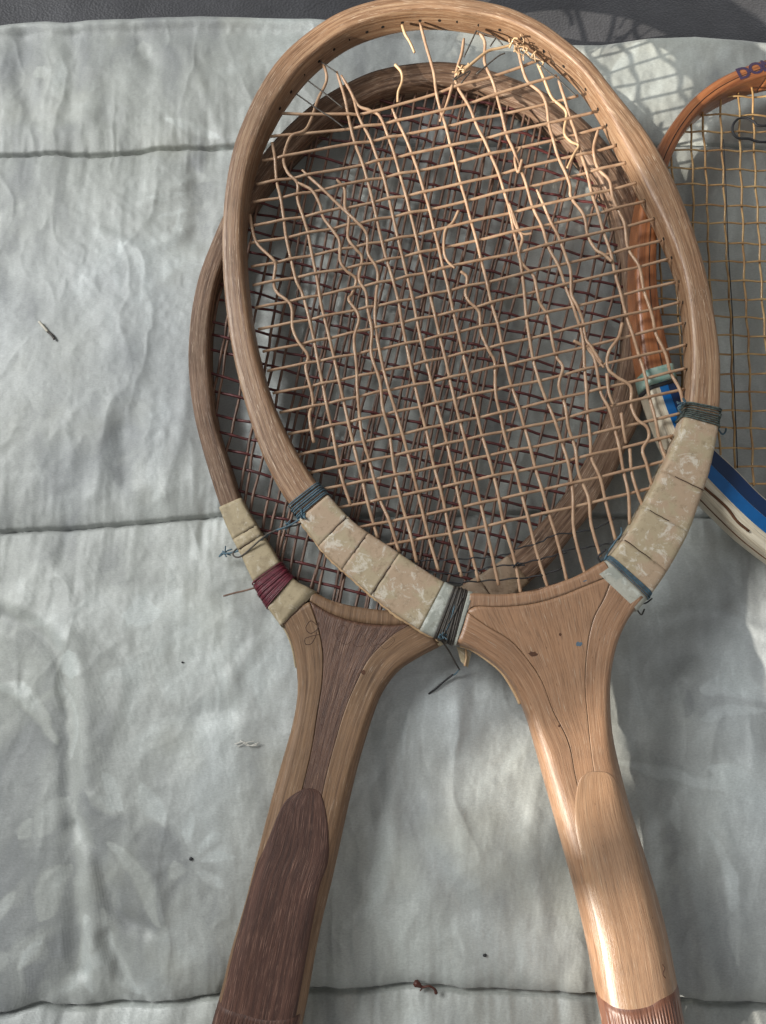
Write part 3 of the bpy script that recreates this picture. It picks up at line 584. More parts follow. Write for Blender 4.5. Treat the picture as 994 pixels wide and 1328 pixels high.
# engraved script flourish
M['ink'] = simple('faded_brown_ink', (.075, .036, .022), .6)
scr = [[(412, 811), (404, 806), (398, 815), (404, 822), (413, 816), (414, 808), (411, 824), (405, 835), (398, 836), (397, 829), (404, 826), (416, 823)],
       [(436, 822), (440, 814), (448, 812), (451, 818), (444, 824), (437, 822), (441, 832), (450, 836), (456, 832)],
       [(459, 814), (466, 812), (470, 818), (463, 826), (458, 834), (464, 839), (472, 836), (474, 826), (467, 823)],
       [(480, 820), (487, 816), (490, 824), (484, 832), (478, 830), (482, 838), (492, 836)],
       [(497, 818), (503, 822), (500, 832), (494, 836), (499, 842), (508, 836), (512, 830), (508, 826)]]
for k_, s_ in enumerate(scr):
    tube('script_letter', bez_on(B2, s_, .00002), .00017 if k_ == 0 else .00009, M['ink'], left, 4)
# strings of the left racket
i2c = cr(i2 + arch2[::-1][1:-1], 6, True)
def clip_lines(poly, org, dirv, spacing, count, par, jit, step=6, wob=1.0, seed=0, start=None):
    """parallel strings inside a traced opening, slightly wandering"""
    r = np.random.default_rng(seed); nrm = np.array([-dirv[1], dirv[0]]); out = []
    offs = start if start is not None else [k * spacing for k in range(-count, count + 1)]
    for off in offs:
        off = off + r.normal() * jit; rot = r.normal() * .008; dv = np.array([dirv[0] - dirv[1] * rot, dirv[1] + dirv[0] * rot])
        t = np.arange(-620, 620, step); ph = r.uniform(0, 6, 3)
        w = wob * (np.sin(t / 60 + ph[0]) + .6 * np.sin(t / 27 + ph[1]))
        P = org + np.outer(t, dv) + np.outer(off + w, nrm); m = inside(P, poly)
        if m.sum() < 5: continue
        a = np.where(m)[0]; P = P[max(a[0] - 1, 0):a[-1] + 2]; out.append(P)
    return out
ax2 = np.array([.215, -.977]); ax2 /= np.linalg.norm(ax2); cr2 = np.array([.972, .235]); cr2 /= np.linalg.norm(cr2); c2_ = np.array([540., 450.])
mo = [-250, -178, -133, -113, -94, -61, -30, 0, 30, 46, 62, 80, 100, 146, 219, -262, -238, -214, -190, -166, -144, -122, -104, -84, -68, -52, -38, -22, -8, 8, 22, 38, 54, 70, 90, 110, 134, 158, 182, 206, 232, 256]
mains2 = clip_lines(i2c, c2_, ax2, 0, 0, 0, 2.0, seed=3, start=mo, wob=1.6)
cross2 = clip_lines(i2c, c2_, cr2, 23.5, 16, 0, 2.2, seed=4, wob=1.3)
zm, zc = weave(mains2, cross2, .0007)
for P, z in zip(mains2, zm): tube('main_string', PL2.at(P, z, 0), .00078, M['string_brown'], left, 6)
for P, z in zip(cross2, zc): tube('cross_string', PL2.at(P, z, 0), .00080, M['string_red'], left, 6)
# string knots and loose whisker
tube('loose_thread', PL2.at(cr([(332, 762), (318, 766), (305, 769), (290, 773)], 5), .004), .0005, M['string_brown'], left, 5)

# ================================================================== RIGHT RACKET
right = thing('tennis_racket', 'orange varnished wooden racket at the right edge with blue and cream painted shoulder', 'tennis racket', base_of(PLR, 1000, 400), 'old wooden tennis rackets on the quilt')
oR = [(994, 75), (955, 89), (925, 105), (897, 128), (874, 156), (856, 186), (844, 216), (834, 255), (828, 300), (826, 350), (828, 400), (833, 450), (842, 497), (856, 540), (876, 587), (905, 629), (943, 669), (984, 706), (1034, 738), (1100, 745), (1160, 740), (1230, 690), (1290, 600), (1320, 500), (1330, 400), (1315, 280), (1270, 170), (1200, 100), (1120, 68), (1050, 62)]
iR = [(994, 97), (955, 111), (920, 133), (890, 168), (868, 215), (859, 260), (855, 300), (854, 350), (857, 390), (865, 430), (876, 475), (888, 515), (903, 547), (926, 577), (957, 606), (994, 643), (1045, 680), (1100, 700), (1150, 695), (1205, 650), (1255, 575), (1285, 490), (1295, 400), (1282, 295), (1245, 200), (1185, 130), (1115, 95), (1050, 88)]
HR = Hoop(PLR, oR, iR, HALF, .0085, n=300, closed=True, p=.34)
s0 = HR.station(856, 492); s1 = HR.station(1080, 722)
HR.solid('hoop', s1, 299 , 0, M['right_hoop'], right, steps=180); RH = HR.solid('hoop', 0, s0, 0, M['right_hoop'], right, steps=130)
# painted shoulder: stripes run along it, cream side wall
def stripe(name, fa, fb, mat, z=.00012):
    idx = np.arange(s0, s1 + 1); V = []; 
    for i in idx:
        O, I = HR.O[i], HR.I[i]
        for f, zz in ((fa, -.001), (fa, z), (fb, z), (fb, -.001)): V.append(I * (1 - f) + O * f + PLR.n * (HALF + zz))
    return obj(name, V, gridfaces(len(idx), 4), mat, RS, flat=True)
RS = HR.solid('painted_shoulder', s0, s1, 0, M['cream'], right, steps=s1 - s0 + 1)
stripe('navy_stripe', .09, .40, M['navy']); stripe('blue_stripe', .405, .69, M['blue'])
HR.solid('green_tape', s0 - 2.2, s0 + 1.0, .0005, M['teal_tape'], right, steps=5)
HR.solid('black_tape_edge', s0 + 1.1, s0 + 1.9, .0004, M['thread_black'], right, steps=3)
# groove line along the hoop and crack in the painted wall
tube('groove', along(HR, 0, s0, .42, HALF + .00003, 120), .00026, M['groove'], RH, 4)
tube('crack', cr(along(HR, s0 + 12, s0 + 38, .90, HALF + .0000, 9, .03), 6), .00070, M['crack'], RS, 5)
tube('groove', along(HR, s0 + 14, s1, 1.0, .0005, 60), .0004, M['crack'], RS, 4)
# maker's lettering on the hoop
def letter(ch, px, py, ang, size, sx):
    cu = bpy.data.curves.new('lettering', 'FONT'); cu.body = ch; cu.size = size; cu.align_x = 'CENTER'; cu.align_y = 'CENTER'; cu.offset = .00030; cu.extrude = .00004
    to = bpy.data.objects.new('tmp', cu); COL.objects.link(to); bpy.context.view_layer.update()
    me = bpy.data.meshes.new_from_object(to.evaluated_get(bpy.context.evaluated_depsgraph_get())); bpy.data.objects.remove(to)
    p = PLR.at([(px, py)], HALF + .00014)[0]; c, s_ = math.cos(ang), math.sin(ang)
    ex = PLR.e1 * c + PLR.e2 * s_; ey = -PLR.e1 * s_ + PLR.e2 * c
    co = np.zeros(len(me.vertices) * 3); me.vertices.foreach_get('co', co); co = co.reshape(-1, 3)
    W_ = p + np.outer(co[:, 0] * sx, ex) + np.outer(co[:, 1] + .2 * 0, ey) + np.outer(co[:, 2], PLR.n); me.vertices.foreach_set('co', W_.ravel())
    me.materials.clear(); me.materials.append(M['letter']); o = bpy.data.objects.new('letter', me); COL.objects.link(o); put(o, RH)
M['letter'] = simple('navy_print', (.022, .022, .075), .5, sc=1500, col2=(.07, .04, .06))
for ch, px, py, a in (('D', 965, 95, 20), ('O', 981, 89, 17), ('N', 997, 85, 14), ('N', 1014, 82, 11), ('A', 1031, 80, 8), ('Y', 1048, 79, 4)):
    letter(ch, px, py, math.radians(a), .0098, 1.12)
iRc = cr(iR, 6, True); axR = np.array([.045, 1.0]); axR /= np.linalg.norm(axR); crR = np.array([1.0, .02])
mR = clip_lines(iRc, np.array([1075., 400.]), axR, 21.5, 11, 0, 1.0, seed=13, wob=.8)
cR = clip_lines(iRc, np.array([1075., 390.]), crR, 24.0, 14, 0, 1.0, seed=14, wob=.8)
zm, zc = weave(mR, cR, .0006)
for P, z in zip(mR, zm):
    if P[:, 0].min() < 1030: tube('main_string', PLR.at(P, z, 0), .00060, M['string_amber'], right, 5)
for P, z in zip(cR, zc): tube('cross_string', PLR.at(P, z, 0), .00055, M['string_amber'], right, 5)
dk = [P for P in mR if abs(P[len(P) // 3, 0] - 945) < 14][:1]
for P in dk: tube('dark_thread', PLR.at(P[10:] + np.array([1.6, 0]), .0009, 0), .00028, M['thread_black'], right, 4)

# ================================================================== FRONT RACKET
front = thing('tennis_racket', 'tan wooden racket on top of the others with broken wavy strings and taped shoulders', 'tennis racket', base_of(PLF, 720, 800), 'old wooden tennis rackets on the quilt')
oF = [(592, 836), (572, 829), (540, 813), (500, 786), (450, 743), (420, 715), (390, 676), (360, 630), (338, 585), (318, 525), (303, 465), (294, 410), (289, 355), (288, 300), (293, 240), (303, 190), (318, 150), (338, 110), (365, 72), (400, 41), (440, 16), (485, 1), (530, -5), (575, -5), (620, 1), (662, 11), (703, 30), (731, 50), (766, 79), (798, 119), (830, 158), (853, 192), (877, 238), (900, 297), (917, 355), (928, 410), (935, 465), (935, 520), (931, 556), (920, 610), (905, 655), (891, 693), (862, 745), (841, 775), (826, 792)]
iF = [(614, 769), (590, 762), (560, 746), (500, 706), (460, 679), (426, 643), (398, 608), (372, 564), (350, 515), (334, 462), (323, 410), (316, 350), (314, 290), (320, 232), (331, 190), (346, 155), (368, 117), (400, 78), (445, 43), (490, 24), (533, 15), (575, 14), (610, 18), (650, 26), (687, 41), (727, 68), (759, 99), (785, 140), (804, 178), (822, 213), (840, 248), (862, 292), (880, 335), (890, 375), (896, 430), (896, 490), (886, 547), (870, 587), (855, 618), (843, 642), (825, 675), (807, 702), (785, 729), (770, 739)]
HF = Hoop(PLF, oF, iF, HALF, .0070, n=300, p=.33)
FH = HF.solid('hoop', 0, 299, 0, M['front_hoop'], front, steps=300)
LF = [(592, 836), (612, 843), (632, 856), (652, 873), (668, 896), (683, 930), (695, 970), (706, 1010), (720, 1060), (745, 1150), (764, 1230), (775, 1290), (785, 1340), (805, 1450)]
RF = [(837, 779), (822, 795), (810, 815), (800, 842), (794, 875), (793, 910), (796, 950), (804, 990), (820, 1050), (845, 1130), (866, 1205), (880, 1275), (892, 1340), (915, 1450)]
archF = [(610, 769), (650, 771), (690, 767), (722, 757), (752, 745), (782, 728)]
BF = Body(PLF, LF, RF, .005, fl([740, 880, 1050, 1200, 1300], [.0087, .0095, .0125, .0150, .0152]), fl([740, 860, 960, 1080, 1200], [.0026, .0034, .007, .0125, .0150]), archF)
slF = [(606, 794), (631, 812), (655, 826), (672, 841), (699, 878), (715, 919), (735, 960), (745, 1010), (768, 1100), (790, 1200), (812, 1300), (840, 1450)]
srF = [(794, 746), (782, 776), (768, 803), (760, 840), (757, 885), (760, 930), (766, 990), (782, 1080), (806, 1200), (828, 1300), (855, 1450)]
BF.patch('stave', LF, slF, M['front_stave'], front, nu=16, topc=[(592, 836), (600, 815), (606, 794)], inset=(0, .00012))
BF.patch('wedge', slF, srF, M['front_wedge'], front, nu=22, topc=[(606, 794), (616, 787), (650, 787.5), (690, 783.5), (726, 773.5), (758, 760.5), (794, 746)], inset=(.00012, .00012))
BF.patch('stave', srF, RF, M['front_stave'], front, nu=16, topc=[(794, 746), (815, 762), (837, 779)], inset=(.00012, 0))
BF.patch('arch_strip', [(611, 768), (606, 793)], [(780, 729), (794, 745)], M['front_stave'], front, nu=44, nv=10, topc=archF, botc=[(606, 793), (616, 786.5), (650, 787), (690, 783), (726, 773), (758, 760), (794, 745)], extra=.00010)
BF.patch('handle_cheek', [(771, 997), (757, 999), (748, 1008), (743, 1025), (741, 1050), (743, 1075), (748, 1100), (757, 1150), (771, 1210), (783, 1290), (796, 1370)], [(774, 997), (786, 1000), (797, 1010), (806, 1030), (815, 1055), (825, 1085), (838, 1130), (856, 1200), (872, 1280), (888, 1370)], M['front_cheek'], front, nu=24, nv=90, extra=.00012, shell=True)
BF.patch('grip', [(774.5, 1290), (781.5, 1325), (801, 1420)], [(879, 1273), (888, 1325), (909, 1420)], M['front_grip'], front, nu=130, nv=24, extra=.0009, shell=True, rib=26, topc=[(774.5, 1290), (800, 1294), (830, 1290), (850, 1280), (879, 1273)])
# shoulders: tape wraps and thread bindings
st = HF.station
l1 = 7.2; l5 = st(407, 659); l6 = st(398, 646)
marks = sorted([l1, st(501, 742), st(462, 713), st(434, 689), l5])
wraps(HF, marks, M['tape'], front, .0004)
o_ = HF.solid('worn_tape', 4.1, l1 - .05, .0008, M['tape_blue'], front, steps=5)
HF.binding('thread_binding', .6, 4.2, 13, .00044, M['thread_dark'], front)['label'] = 'dark thread wound beside the throat'
HF.solid('tape_edge', 0, .5, .0007, M['tape_blue'], front, steps=4)
HF.binding('thread_binding', l5 + .4, l5 + 3.2, 7, .00042, M['thread_blue'], front)['label'] = 'blue grey thread on the left shoulder'
r6 = st(908, 545); r1 = 299
marks = sorted([r6, st(885, 622), st(864, 674), st(834, 718), 294.6])
wraps(HF, marks, M['tape'], front, .0004)
HF.binding('thread_binding', r6 - 3.2, r6 - .2, 8, .00042, M['thread_green'], front)['label'] = 'grey green thread on the right shoulder'
rb = 294.6
HF.binding('thread_binding', rb + .2, rb + 1.2, 5, .00032, M['thread_blue'], front)
HF.solid('worn_tape', rb + 1.5, 299, .0006, M['tape_blue'], front, steps=6)
for H_, par_, i0_, i1_ in ((HF, FH, 42, 250),):
    for f_ in (.30, .74): tube('ply_line', along(H_, i0_, i1_, f_, HALF *   .995, 200, .004), .00009, M['ply'], par_, 4)
# gut running outside the frame along the groove
e = along(HF, 3, l5 + 4, 1.02, -.001, 70, .01); tube('outer_string', e, .0009, M['string_gold'], front, 6)
e = along(HF, l5 + 5, 120, 1.0, -.002, 60, .004); tube('outer_string', e, .0007, M['string'], front, 6)
e = BF.from2(BF.to2(cr([(597, 837.5), (612, 842.5), (632, 855.5), (652, 872.5), (667, 896), (676, 914)], 8)), np.full(41, .0010)); tube('outer_string', e, .0008, M['string_gold'], front, 6)
# drilled string holes in the inner wall
hv, hf = [], []
for k in range(12): hv.append((math.cos(k * math.pi / 6) * .00095, math.sin(k * math.pi / 6) * .00095, 0))
for k in range(12): hv.append((math.cos(k * math.pi / 6) * .00080, math.sin(k * math.pi / 6) * .00080, -.0008))
hf = [(k, (k + 1) % 12, 12 + (k + 1) % 12, 12 + k) for k in range(12)] + [tuple(range(12))]
hm = bpy.data.meshes.new('string_hole'); hm.from_pydata(hv, [], hf); hm.materials.append(M['hole'])
for k, (px, py) in enumerate([(372, 146), (384, 124), (398, 101), (416, 82), (436, 68), (455, 57), (478, 47), (498, 40), (523, 35), (545, 32), (570, 32), (593, 34), (620, 40), (645, 50), (670, 63), (697, 79), (719, 99), (747, 125), (766, 147), (780, 166), (796, 190), (810, 212), (824, 238), (834, 262), (846, 285), (854, 313), (864, 337), (872, 367), (879, 393), (883, 420), (887, 448), (886, 479)]):
    w = PLF.at([(px, py)], 0)[0]; j = int(np.argmin(np.linalg.norm(HF.I - w, axis=1))); a = HF.O[j] - HF.I[j]; a /= np.linalg.norm(a); tdir = np.cross(PLF.n, a)
    pos = HF.I[j] - a * .00006 + tdir * ((w - HF.I[j]) @ tdir)
    o = bpy.data.objects.new('string_hole', hm); COL.objects.link(o)
    zz = Vector(-a); xx = Vector(tdir); yy = zz.cross(xx); o.matrix_world = Matrix.Translation(Vector(pos)) @ Matrix((xx, yy, zz)).transposed().to_4x4()
    mw = o.matrix_world.copy(); o.parent = FH; o.matrix_parent_inverse = Matrix.Identity(4); o.matrix_basis = mw
# strings
cl = [(366, 147), (351, 177), (340, 208), (333, 239), (329, 262), (327, 293), (325, 316), (326, 346), (328, 370), (331, 399), (335, 427), (341, 456), (347, 481), (354, 510), (363, 535), (374, 563), (385, 590), (402, 613), (420, 634), (436, 659), (460, 685), (492, 709)]
crr = [(699, 78), (722, 98), (750, 124), (769, 146), (783, 165), (799, 189), (813, 211), (827, 237), (837, 261), (849, 284), (858, 312), (867, 336), (876, 366), (882, 392), (886, 419), (890, 447), (889, 478), (888, 504), (883, 536), (873, 565), (862, 598), (848, 632)]
crosses = []
for k, (a, b) in enumerate(zip(cl, crr)):
    a = np.array(a, float); b = np.array(b, float); t = np.linspace(0, 1, 9)[:, None]; P = a * (1 - t) + b * t
    sag = 9 * math.sin(math.pi * 1.0) ; bow = (12 - k * .25) * (t[:, 0] * (1 - t[:, 0])) * 1.6
    P[:, 1] += bow; P[:, 1] += rng.normal(0, .7, 9) * (t[:, 0] * (1 - t[:, 0]) * 4)
    if k == 0: P = np.array([(366, 147), (420, 149), (480, 146), (530, 132), (590, 113), (640, 98), (699, 78)], float)
    if k == 1: P = np.array([(351, 177), (400, 172), (480, 163), (560, 147), (640, 124), (722, 98)], float)
    crosses.append(cr(P, 14 if k > 1 else 20))
def T(*p): return list(p)
mains_raw = [
 T((325, 279), (328, 298), (335, 318), (355, 338), (358, 345), (355, 365), (360, 380), (378, 397), (380, 425), (388, 445), (400, 462), (397, 478), (405, 510), (406, 525), (402, 540), (408, 575)),
 T((353, 185), (357, 205), (359, 235), (365, 260), (372, 310), (384, 362), (392, 380), (403, 420), (413, 470), (424, 525), (433, 568), (442, 614), (455, 655)),
 T((418, 78), (424, 103), (412, 130), (397, 168), (377, 178), (368, 205), (374, 225), (386, 238), (386, 258), (393, 280), (399, 300), (405, 330), (412, 365), (418, 400), (428, 440), (437, 480), (447, 525), (456, 565), (467, 610), (478, 655), (490, 698)),
 T((387, 238), (405, 248), (415, 265), (420, 283), (434, 303), (441, 315), (442, 340), (450, 353), (462, 362), (457, 380), (453, 390), (466, 412), (460, 440), (463, 475), (464, 505), (469, 560), (480, 600), (492, 645), (505, 675), (518, 716)),
 T((437, 233), (447, 245), (448, 270), (453, 282), (452, 310), (462, 325), (470, 335), (466, 362), (475, 380), (477, 400), (483, 430), (482, 460), (493, 495), (497, 530), (505, 560), (512, 610), (522, 655), (532, 690), (541, 730)),
 T((392, 220), (415, 243), (440, 267), (463, 290), (476, 305), (478, 330), (490, 352), (488, 385), (487, 420), (494, 462), (503, 500), (514, 535), (522, 562), (535, 610), (545, 650), (556, 695), (569, 740)),
 T((437, 93), (447, 125), (452, 150), (459, 180), (473, 220), (485, 266), (497, 319), (515, 382), (522, 420), (532, 470), (543, 520), (554, 562), (562, 600), (575, 648), (584, 693), (599, 748)),
 T((443, 98), (458, 125), (465, 150), (481, 182), (499, 234), (512, 290), (524, 341), (535, 385), (546, 440), (556, 480), (567, 525), (577, 562), (590, 620), (604, 685), (621, 754)),
 T((458, 125), (466, 138), (480, 143), (492, 150), (505, 180), (518, 222), (532, 274), (546, 333), (557, 378), (568, 425), (580, 475), (590, 520), (601, 562), (620, 637), (633, 695), (647, 759)),
 T((509, 141), (522, 170), (535, 200), (554, 260), (568, 317), (583, 380), (593, 425), (606, 480), (616, 525), (625, 562), (642, 622), (653, 675), (668, 728), (676, 770)),
 T((598, 352), (606, 360), (604, 380), (609, 392), (622, 406), (624, 430), (634, 455), (642, 470), (643, 510), (650, 540), (654, 562), (669, 611), (682, 660), (696, 715), (711, 763)),
 T((545, 30), (553, 60), (563, 95), (567, 125), (580, 170), (590, 208), (603, 256), (615, 300), (627, 347), (637, 390), (648, 430), (658, 480), (672, 525), (683, 562), (696, 611), (709, 655), (724, 704), (736, 755)),
 T((602, 50), (599, 70), (593, 90), (592, 107), (603, 129), (612, 145), (622, 170), (636, 198), (655, 250), (667, 300), (677, 350), (681, 390), (687, 440), (698, 490), (715, 533), (728, 570), (738, 605), (743, 637), (744, 684), (753, 724), (759, 744)),
 T((620, 40), (629, 55), (629, 82), (642, 113), (650, 145), (658, 175), (668, 200), (678, 225), (690, 264), (704, 297), (712, 321), (726, 349), (736, 377), (747, 408), (755, 432), (759, 480), (762, 530), (766, 575), (768, 595), (779, 622), (786, 650), (799, 702)),
 T((660, 264), (668, 290), (678, 308), (673, 329), (678, 342), (692, 357), (696, 375), (700, 392), (710, 408), (716, 440), (722, 462), (730, 477), (725, 500), (733, 525), (737, 552), (746, 580), (750, 610), (763, 645), (767, 680), (779, 722)),
 T((672, 64), (676, 85), (684, 104), (701, 120), (709, 140), (713, 168), (722, 200), (738, 240), (741, 256), (757, 280), (763, 305), (773, 325), (784, 333), (793, 341)),
 T((763, 446), (771, 466), (777, 495), (781, 513), (791, 533), (799, 561), (807, 600), (815, 642), (817, 680)),
 T((724, 100), (731, 125), (741, 155), (750, 186), (757, 209), (767, 246), (777, 280), (791, 325), (799, 357), (806, 385), (819, 430), (831, 466), (843, 515), (857, 575), (864, 596)),
 T((776, 168), (770, 192), (772, 208), (778, 220), (790, 234), (795, 256), (809, 288), (815, 321), (829, 347), (837, 381), (847, 414), (852, 435), (864, 462), (870, 482), (881, 505), (888, 528)),
 T((807, 420), (801, 440), (789, 458), (788, 477), (799, 489), (818, 502), (819, 525), (826, 545), (838, 555), (841, 568), (833, 584), (838, 602), (846, 630)),
 T((817, 582), (820, 613), (827, 640), (836, 660)),
 T((696, 248), (706, 268), (714, 288), (724, 305), (730, 321), (735, 339), (740, 355), (741, 383), (748, 398), (756, 415), (760, 440), (768, 452), (780, 472)),
]
mains = [cr(p, 8) for p in mains_raw]
zm, zc = weave(mains, crosses, .0006)
def zend(P, z, pts):
    return z
for k, (P, z) in enumerate(zip(mains, zm)):
    z = z.copy(); 
    if k in (0, 3, 4, 5, 15, 19, 21): z += .0008 + .0008 * np.sin(np.arange(len(P)) / 9 + k)
    w = PLF.at(P, z, 0); n = len(P); r = np.full(n, .00086); r *= 1 + .06 * np.sin(np.arange(n) * 1.7 + k)
    if P[0, 1] < 280 and k not in (1,): r[:2] *= .75
    mat = M['string']
    o = tube('main_string', w, r, mat, front, 8)
for k, (P, z) in enumerate(zip(crosses, zc)):
    tube('cross_string', PLF.at(P, z, 0), .00080, M['string'], front, 8)
# snapped ends and frayed strands near the tip
for k, p in enumerate([T((522, 34), (526, 48), (532, 58), (538, 70)), T((513, 87), (521, 97), (522, 108), (517, 120), (516, 132)), T((600, 97), (614, 83), (633, 67), (648, 62), (662, 58)),
          T((587, 112), (582, 128), (577, 142), (571, 158)), T((698, 83), (707, 105), (716, 126), (727, 136), (735, 147), (732, 172), (740, 184), (750, 190), (744, 202), (735, 221)),
          T((595, 273), (588, 288), (578, 300), (576, 325), (580, 340), (590, 350)), T((787, 485), (789, 511), (795, 526)), T((805, 537), (808, 560), (812, 575)),
          T((677, 210), (672, 225), (668, 205), (676, 190)), T((660, 266), (668, 285), (676, 302), (690, 303)), T((744, 442), (760, 450), (770, 462), (783, 478))]):
    P = cr(p, 8); z = .0008 + .0012 * np.sin(np.linspace(0, 3, len(P)) + k)
    tube('broken_strand', PLF.at(P, z, 0), np.linspace(.0009, .0007, len(P)), M['string_gold'] if P[0, 1] < 110 else M['string'], front, 7)
# matted knot of frayed gut by the tip
r = np.random.default_rng(5); fr = []
for k in range(26):
    c0 = np.array([(664, 60), (668, 66), (674, 66), (679, 72), (694, 80), (600, 92), (592, 100)][k % 7], float) + r.normal(0, 2.0, 2)
    c1 = c0 + r.normal(0, 5.5, 2); c2 = c1 + r.normal(0, 4.5, 2)
    fr.append((PLF.at(cr([c0, c1, c2], 5), np.linspace(.001, .001 + abs(r.normal()) * .003, 11), 0), r.uniform(.00025, .0006)))
fo = tubes('frayed_knot', fr, M['string_gold'], front, 5); fo['kind'] = 'stuff'
dk = [T((618, 40), (611, 55), (602, 74)), T((618, 40), (632, 45), (643, 49), (652, 58)), T((643, 50), (636, 60)), T((676, 66), (690, 77), (697, 81), (710, 92), (722, 101), (735, 113), (748, 125)),
      T((618, 96), (645, 74), (655, 69)), T((416, 80), (437, 94)), T((385, 122), (410, 140), (430, 153), (446, 165)), T((400, 105), (420, 120), (445, 140)), T((600, 92), (588, 104), (610, 92), (598, 108))]
for p in dk: tube('dark_thread', PLF.at(cr(p, 6), .0014), .00042, M['thread_dark'], front, 5)
for p in [T((500, 758), (560, 757), (600, 755), (646, 752), (697, 747), (729, 737)), T((540, 737), (579, 744), (610, 741), (640, 735), (674, 731), (705, 724), (735, 716)),
          T((524, 725), (557, 727), (610, 724), (640, 722), (668, 716)), T((668, 712), (699, 704), (719, 694), (767, 687), (798, 672)), T((727, 714), (767, 709), (795, 703), (815, 690))]:
    P = cr(p, 12); P[:, 1] += .6 * np.sin(np.arange(len(P)) * .9); tube('black_thread', PLF.at(P, .0006 * np.sin(np.arange(len(P)) * .8), 0), .00040, M['thread_black'], front, 5)
# loose thread ends
TF = .0085
for p, m_, rr, hh in [
    (T((396, 668), (385, 676), (372, 683), (358, 688), (346, 694), (335, 703), (318, 711), (300, 717), (287, 718)), 'thread_blue', .00055, (.009, -.012)),
    (T((398, 672), (388, 680), (372, 684), (350, 691), (338, 700), (312, 722), (303, 716), (330, 697), (352, 690)), 'thread_dark', .00045, (.006, -.008)),
    (T((590, 785), (586, 800), (580, 815), (572, 826)), 'thread_blue', .0004, (.0095, .0095)),
    (T((600, 775), (590, 795), (580, 812), (575, 826)), 'thread_dark', .0004, (.0100, .0095)),
    (T((574, 832), (583, 845), (590, 858), (596, 868)), 'thread_dark', .00045, (.002, -.020)),
    (T((588, 875), (575, 885), (566, 893), (556, 900)), 'thread_black', .00055, (-.022, -.0235)),
    (T((596, 868), (592, 873), (588, 876)), 'thread_blue', .0004, (-.020, -.022)),
    (T((931, 556), (937, 563), (941, 560), (942, 555)), 'thread_blue', .00045, (.002, .003)),
    (T((884, 536), (880, 528), (889, 522), (886, 516)), 'thread_blue', .00055, (.009, .012)),
    (T((784, 726), (790, 714), (800, 700), (806, 692), (806, 684)), 'thread_blue', .0005, (.006, .009)),
    (T((780, 730), (776, 722), (786, 712)), 'thread_black', .0005, (.006, .008)),
    (T((828, 783), (838, 782), (846, 776)), 'thread_black', .0004, (-.002, -.004)), (T((826, 790), (832, 797), (836, 790)), 'thread_dark', .0004, (-.004, -.006))]:
    P = cr(p, 7); tube('loose_thread', PLF.at(P, np.linspace(hh[0], hh[1], len(P))), rr, M[m_], front, 5)
def knot(c, mat, pl, h, par, n=9, sp=5, seed=0):
    r = np.random.default_rng(seed); it = []
    for k in range(n):
        a = np.array(c) + r.normal(0, 1.5, 2); b = a + r.normal(0, sp, 2); it.append((pl.at(cr([np.array(c, float), a, b], 4), h + np.linspace(0, r.uniform(-.001, .003), 9)), .0004))
    tubes('thread_knot', it, mat, par, 5)
knot((574, 825), M['thread_blue'], PLF, .0085, front, 14, 5, 1); knot((392, 670), M['thread_blue'], PLF, .0085, front, 10, 4, 2); knot((372, 683), M['thread_blue'], PLF, -.001, front, 8, 4, 3)
knot((292, 717), M['thread_blue'], PLF, -.013, front, 8, 5, 4); knot((886, 524), M['thread_blue'], PLF, .009, front, 8, 5, 5); knot((672, 731), M['thread_black'], PLF, .0006, front, 8, 4, 6)
# splinter of frame sticking out below the throat
V = PLF.at([(592, 838), (612, 846), (607, 866), (598, 858)], -.006); V2 = PLF.at([(592, 838), (612, 846), (607, 866), (598, 858)], -.009)
obj('loose_flap', np.vstack([V, V2]), [(0, 1, 2, 3), (7, 6, 5, 4), (0, 4, 5, 1), (1, 5, 6, 2), (2, 6, 7, 3), (3, 7, 4, 0)], M['tape2'], front, flat=True)
tube('loose_strand', PLF.at(cr([(604, 840), (605, 852), (603, 864)], 5), -.005), .0006, M['string_gold'], front, 5)
# small marks: knot in the wood, dents of paint
def dab(name, px, py, a, b, rot, mat, body=BF):
    t = np.linspace(0, 2 * math.pi, 15)[:-1]; r = np.random.default_rng(int(px)); rad = 1 + r.normal(0, .14, 14)
    e = np.stack([px + (a * np.cos(t) * math.cos(rot) - b * np.sin(t) * math.sin(rot)) * rad, py + (a * np.cos(t) * math.sin(rot) + b * np.sin(t) * math.cos(rot)) * rad], 1)
    e = np.vstack([e, [[px, py]]]); q = body.to2(e); h = body.height(e, q) + np.r_[np.full(14, .00004), .00012]
    obj(name, body.from2(q, h), [(i, (i + 1) % 14, 14) for i in range(14)], mat, front if body is BF else left)
M['knotwood'] = simple('dark_wood_knot', (.09, .035, .015), .5, sc=900); M['bluepaint'] = simple('blue_paint_speck', (.10, .15, .20), .6, sc=900)
dab('wood_knot', 691, 848, 6, 3, .15, M['knotwood']); dab('wood_knot', 725, 823, 2, 1.8, 0, M['knotwood']); dab('paint_speck', 749, 835, 4, 3, 0, M['bluepaint'])
dab('paint_speck', 757, 754, 10, 3.2, -.35, M['bluepaint']); dab('wood_knot', 472, 872, 2.6, 3, 0, M['knotwood'], B2); dab('wood_knot', 723, 940, 1.6, 1.6, 0, M['knotwood'])
tube('scratch', bez_on(BF, [(852, 1240), (855, 1246), (852, 1252), (856, 1258)], 0), .0003, M['knotwood'], front, 4)

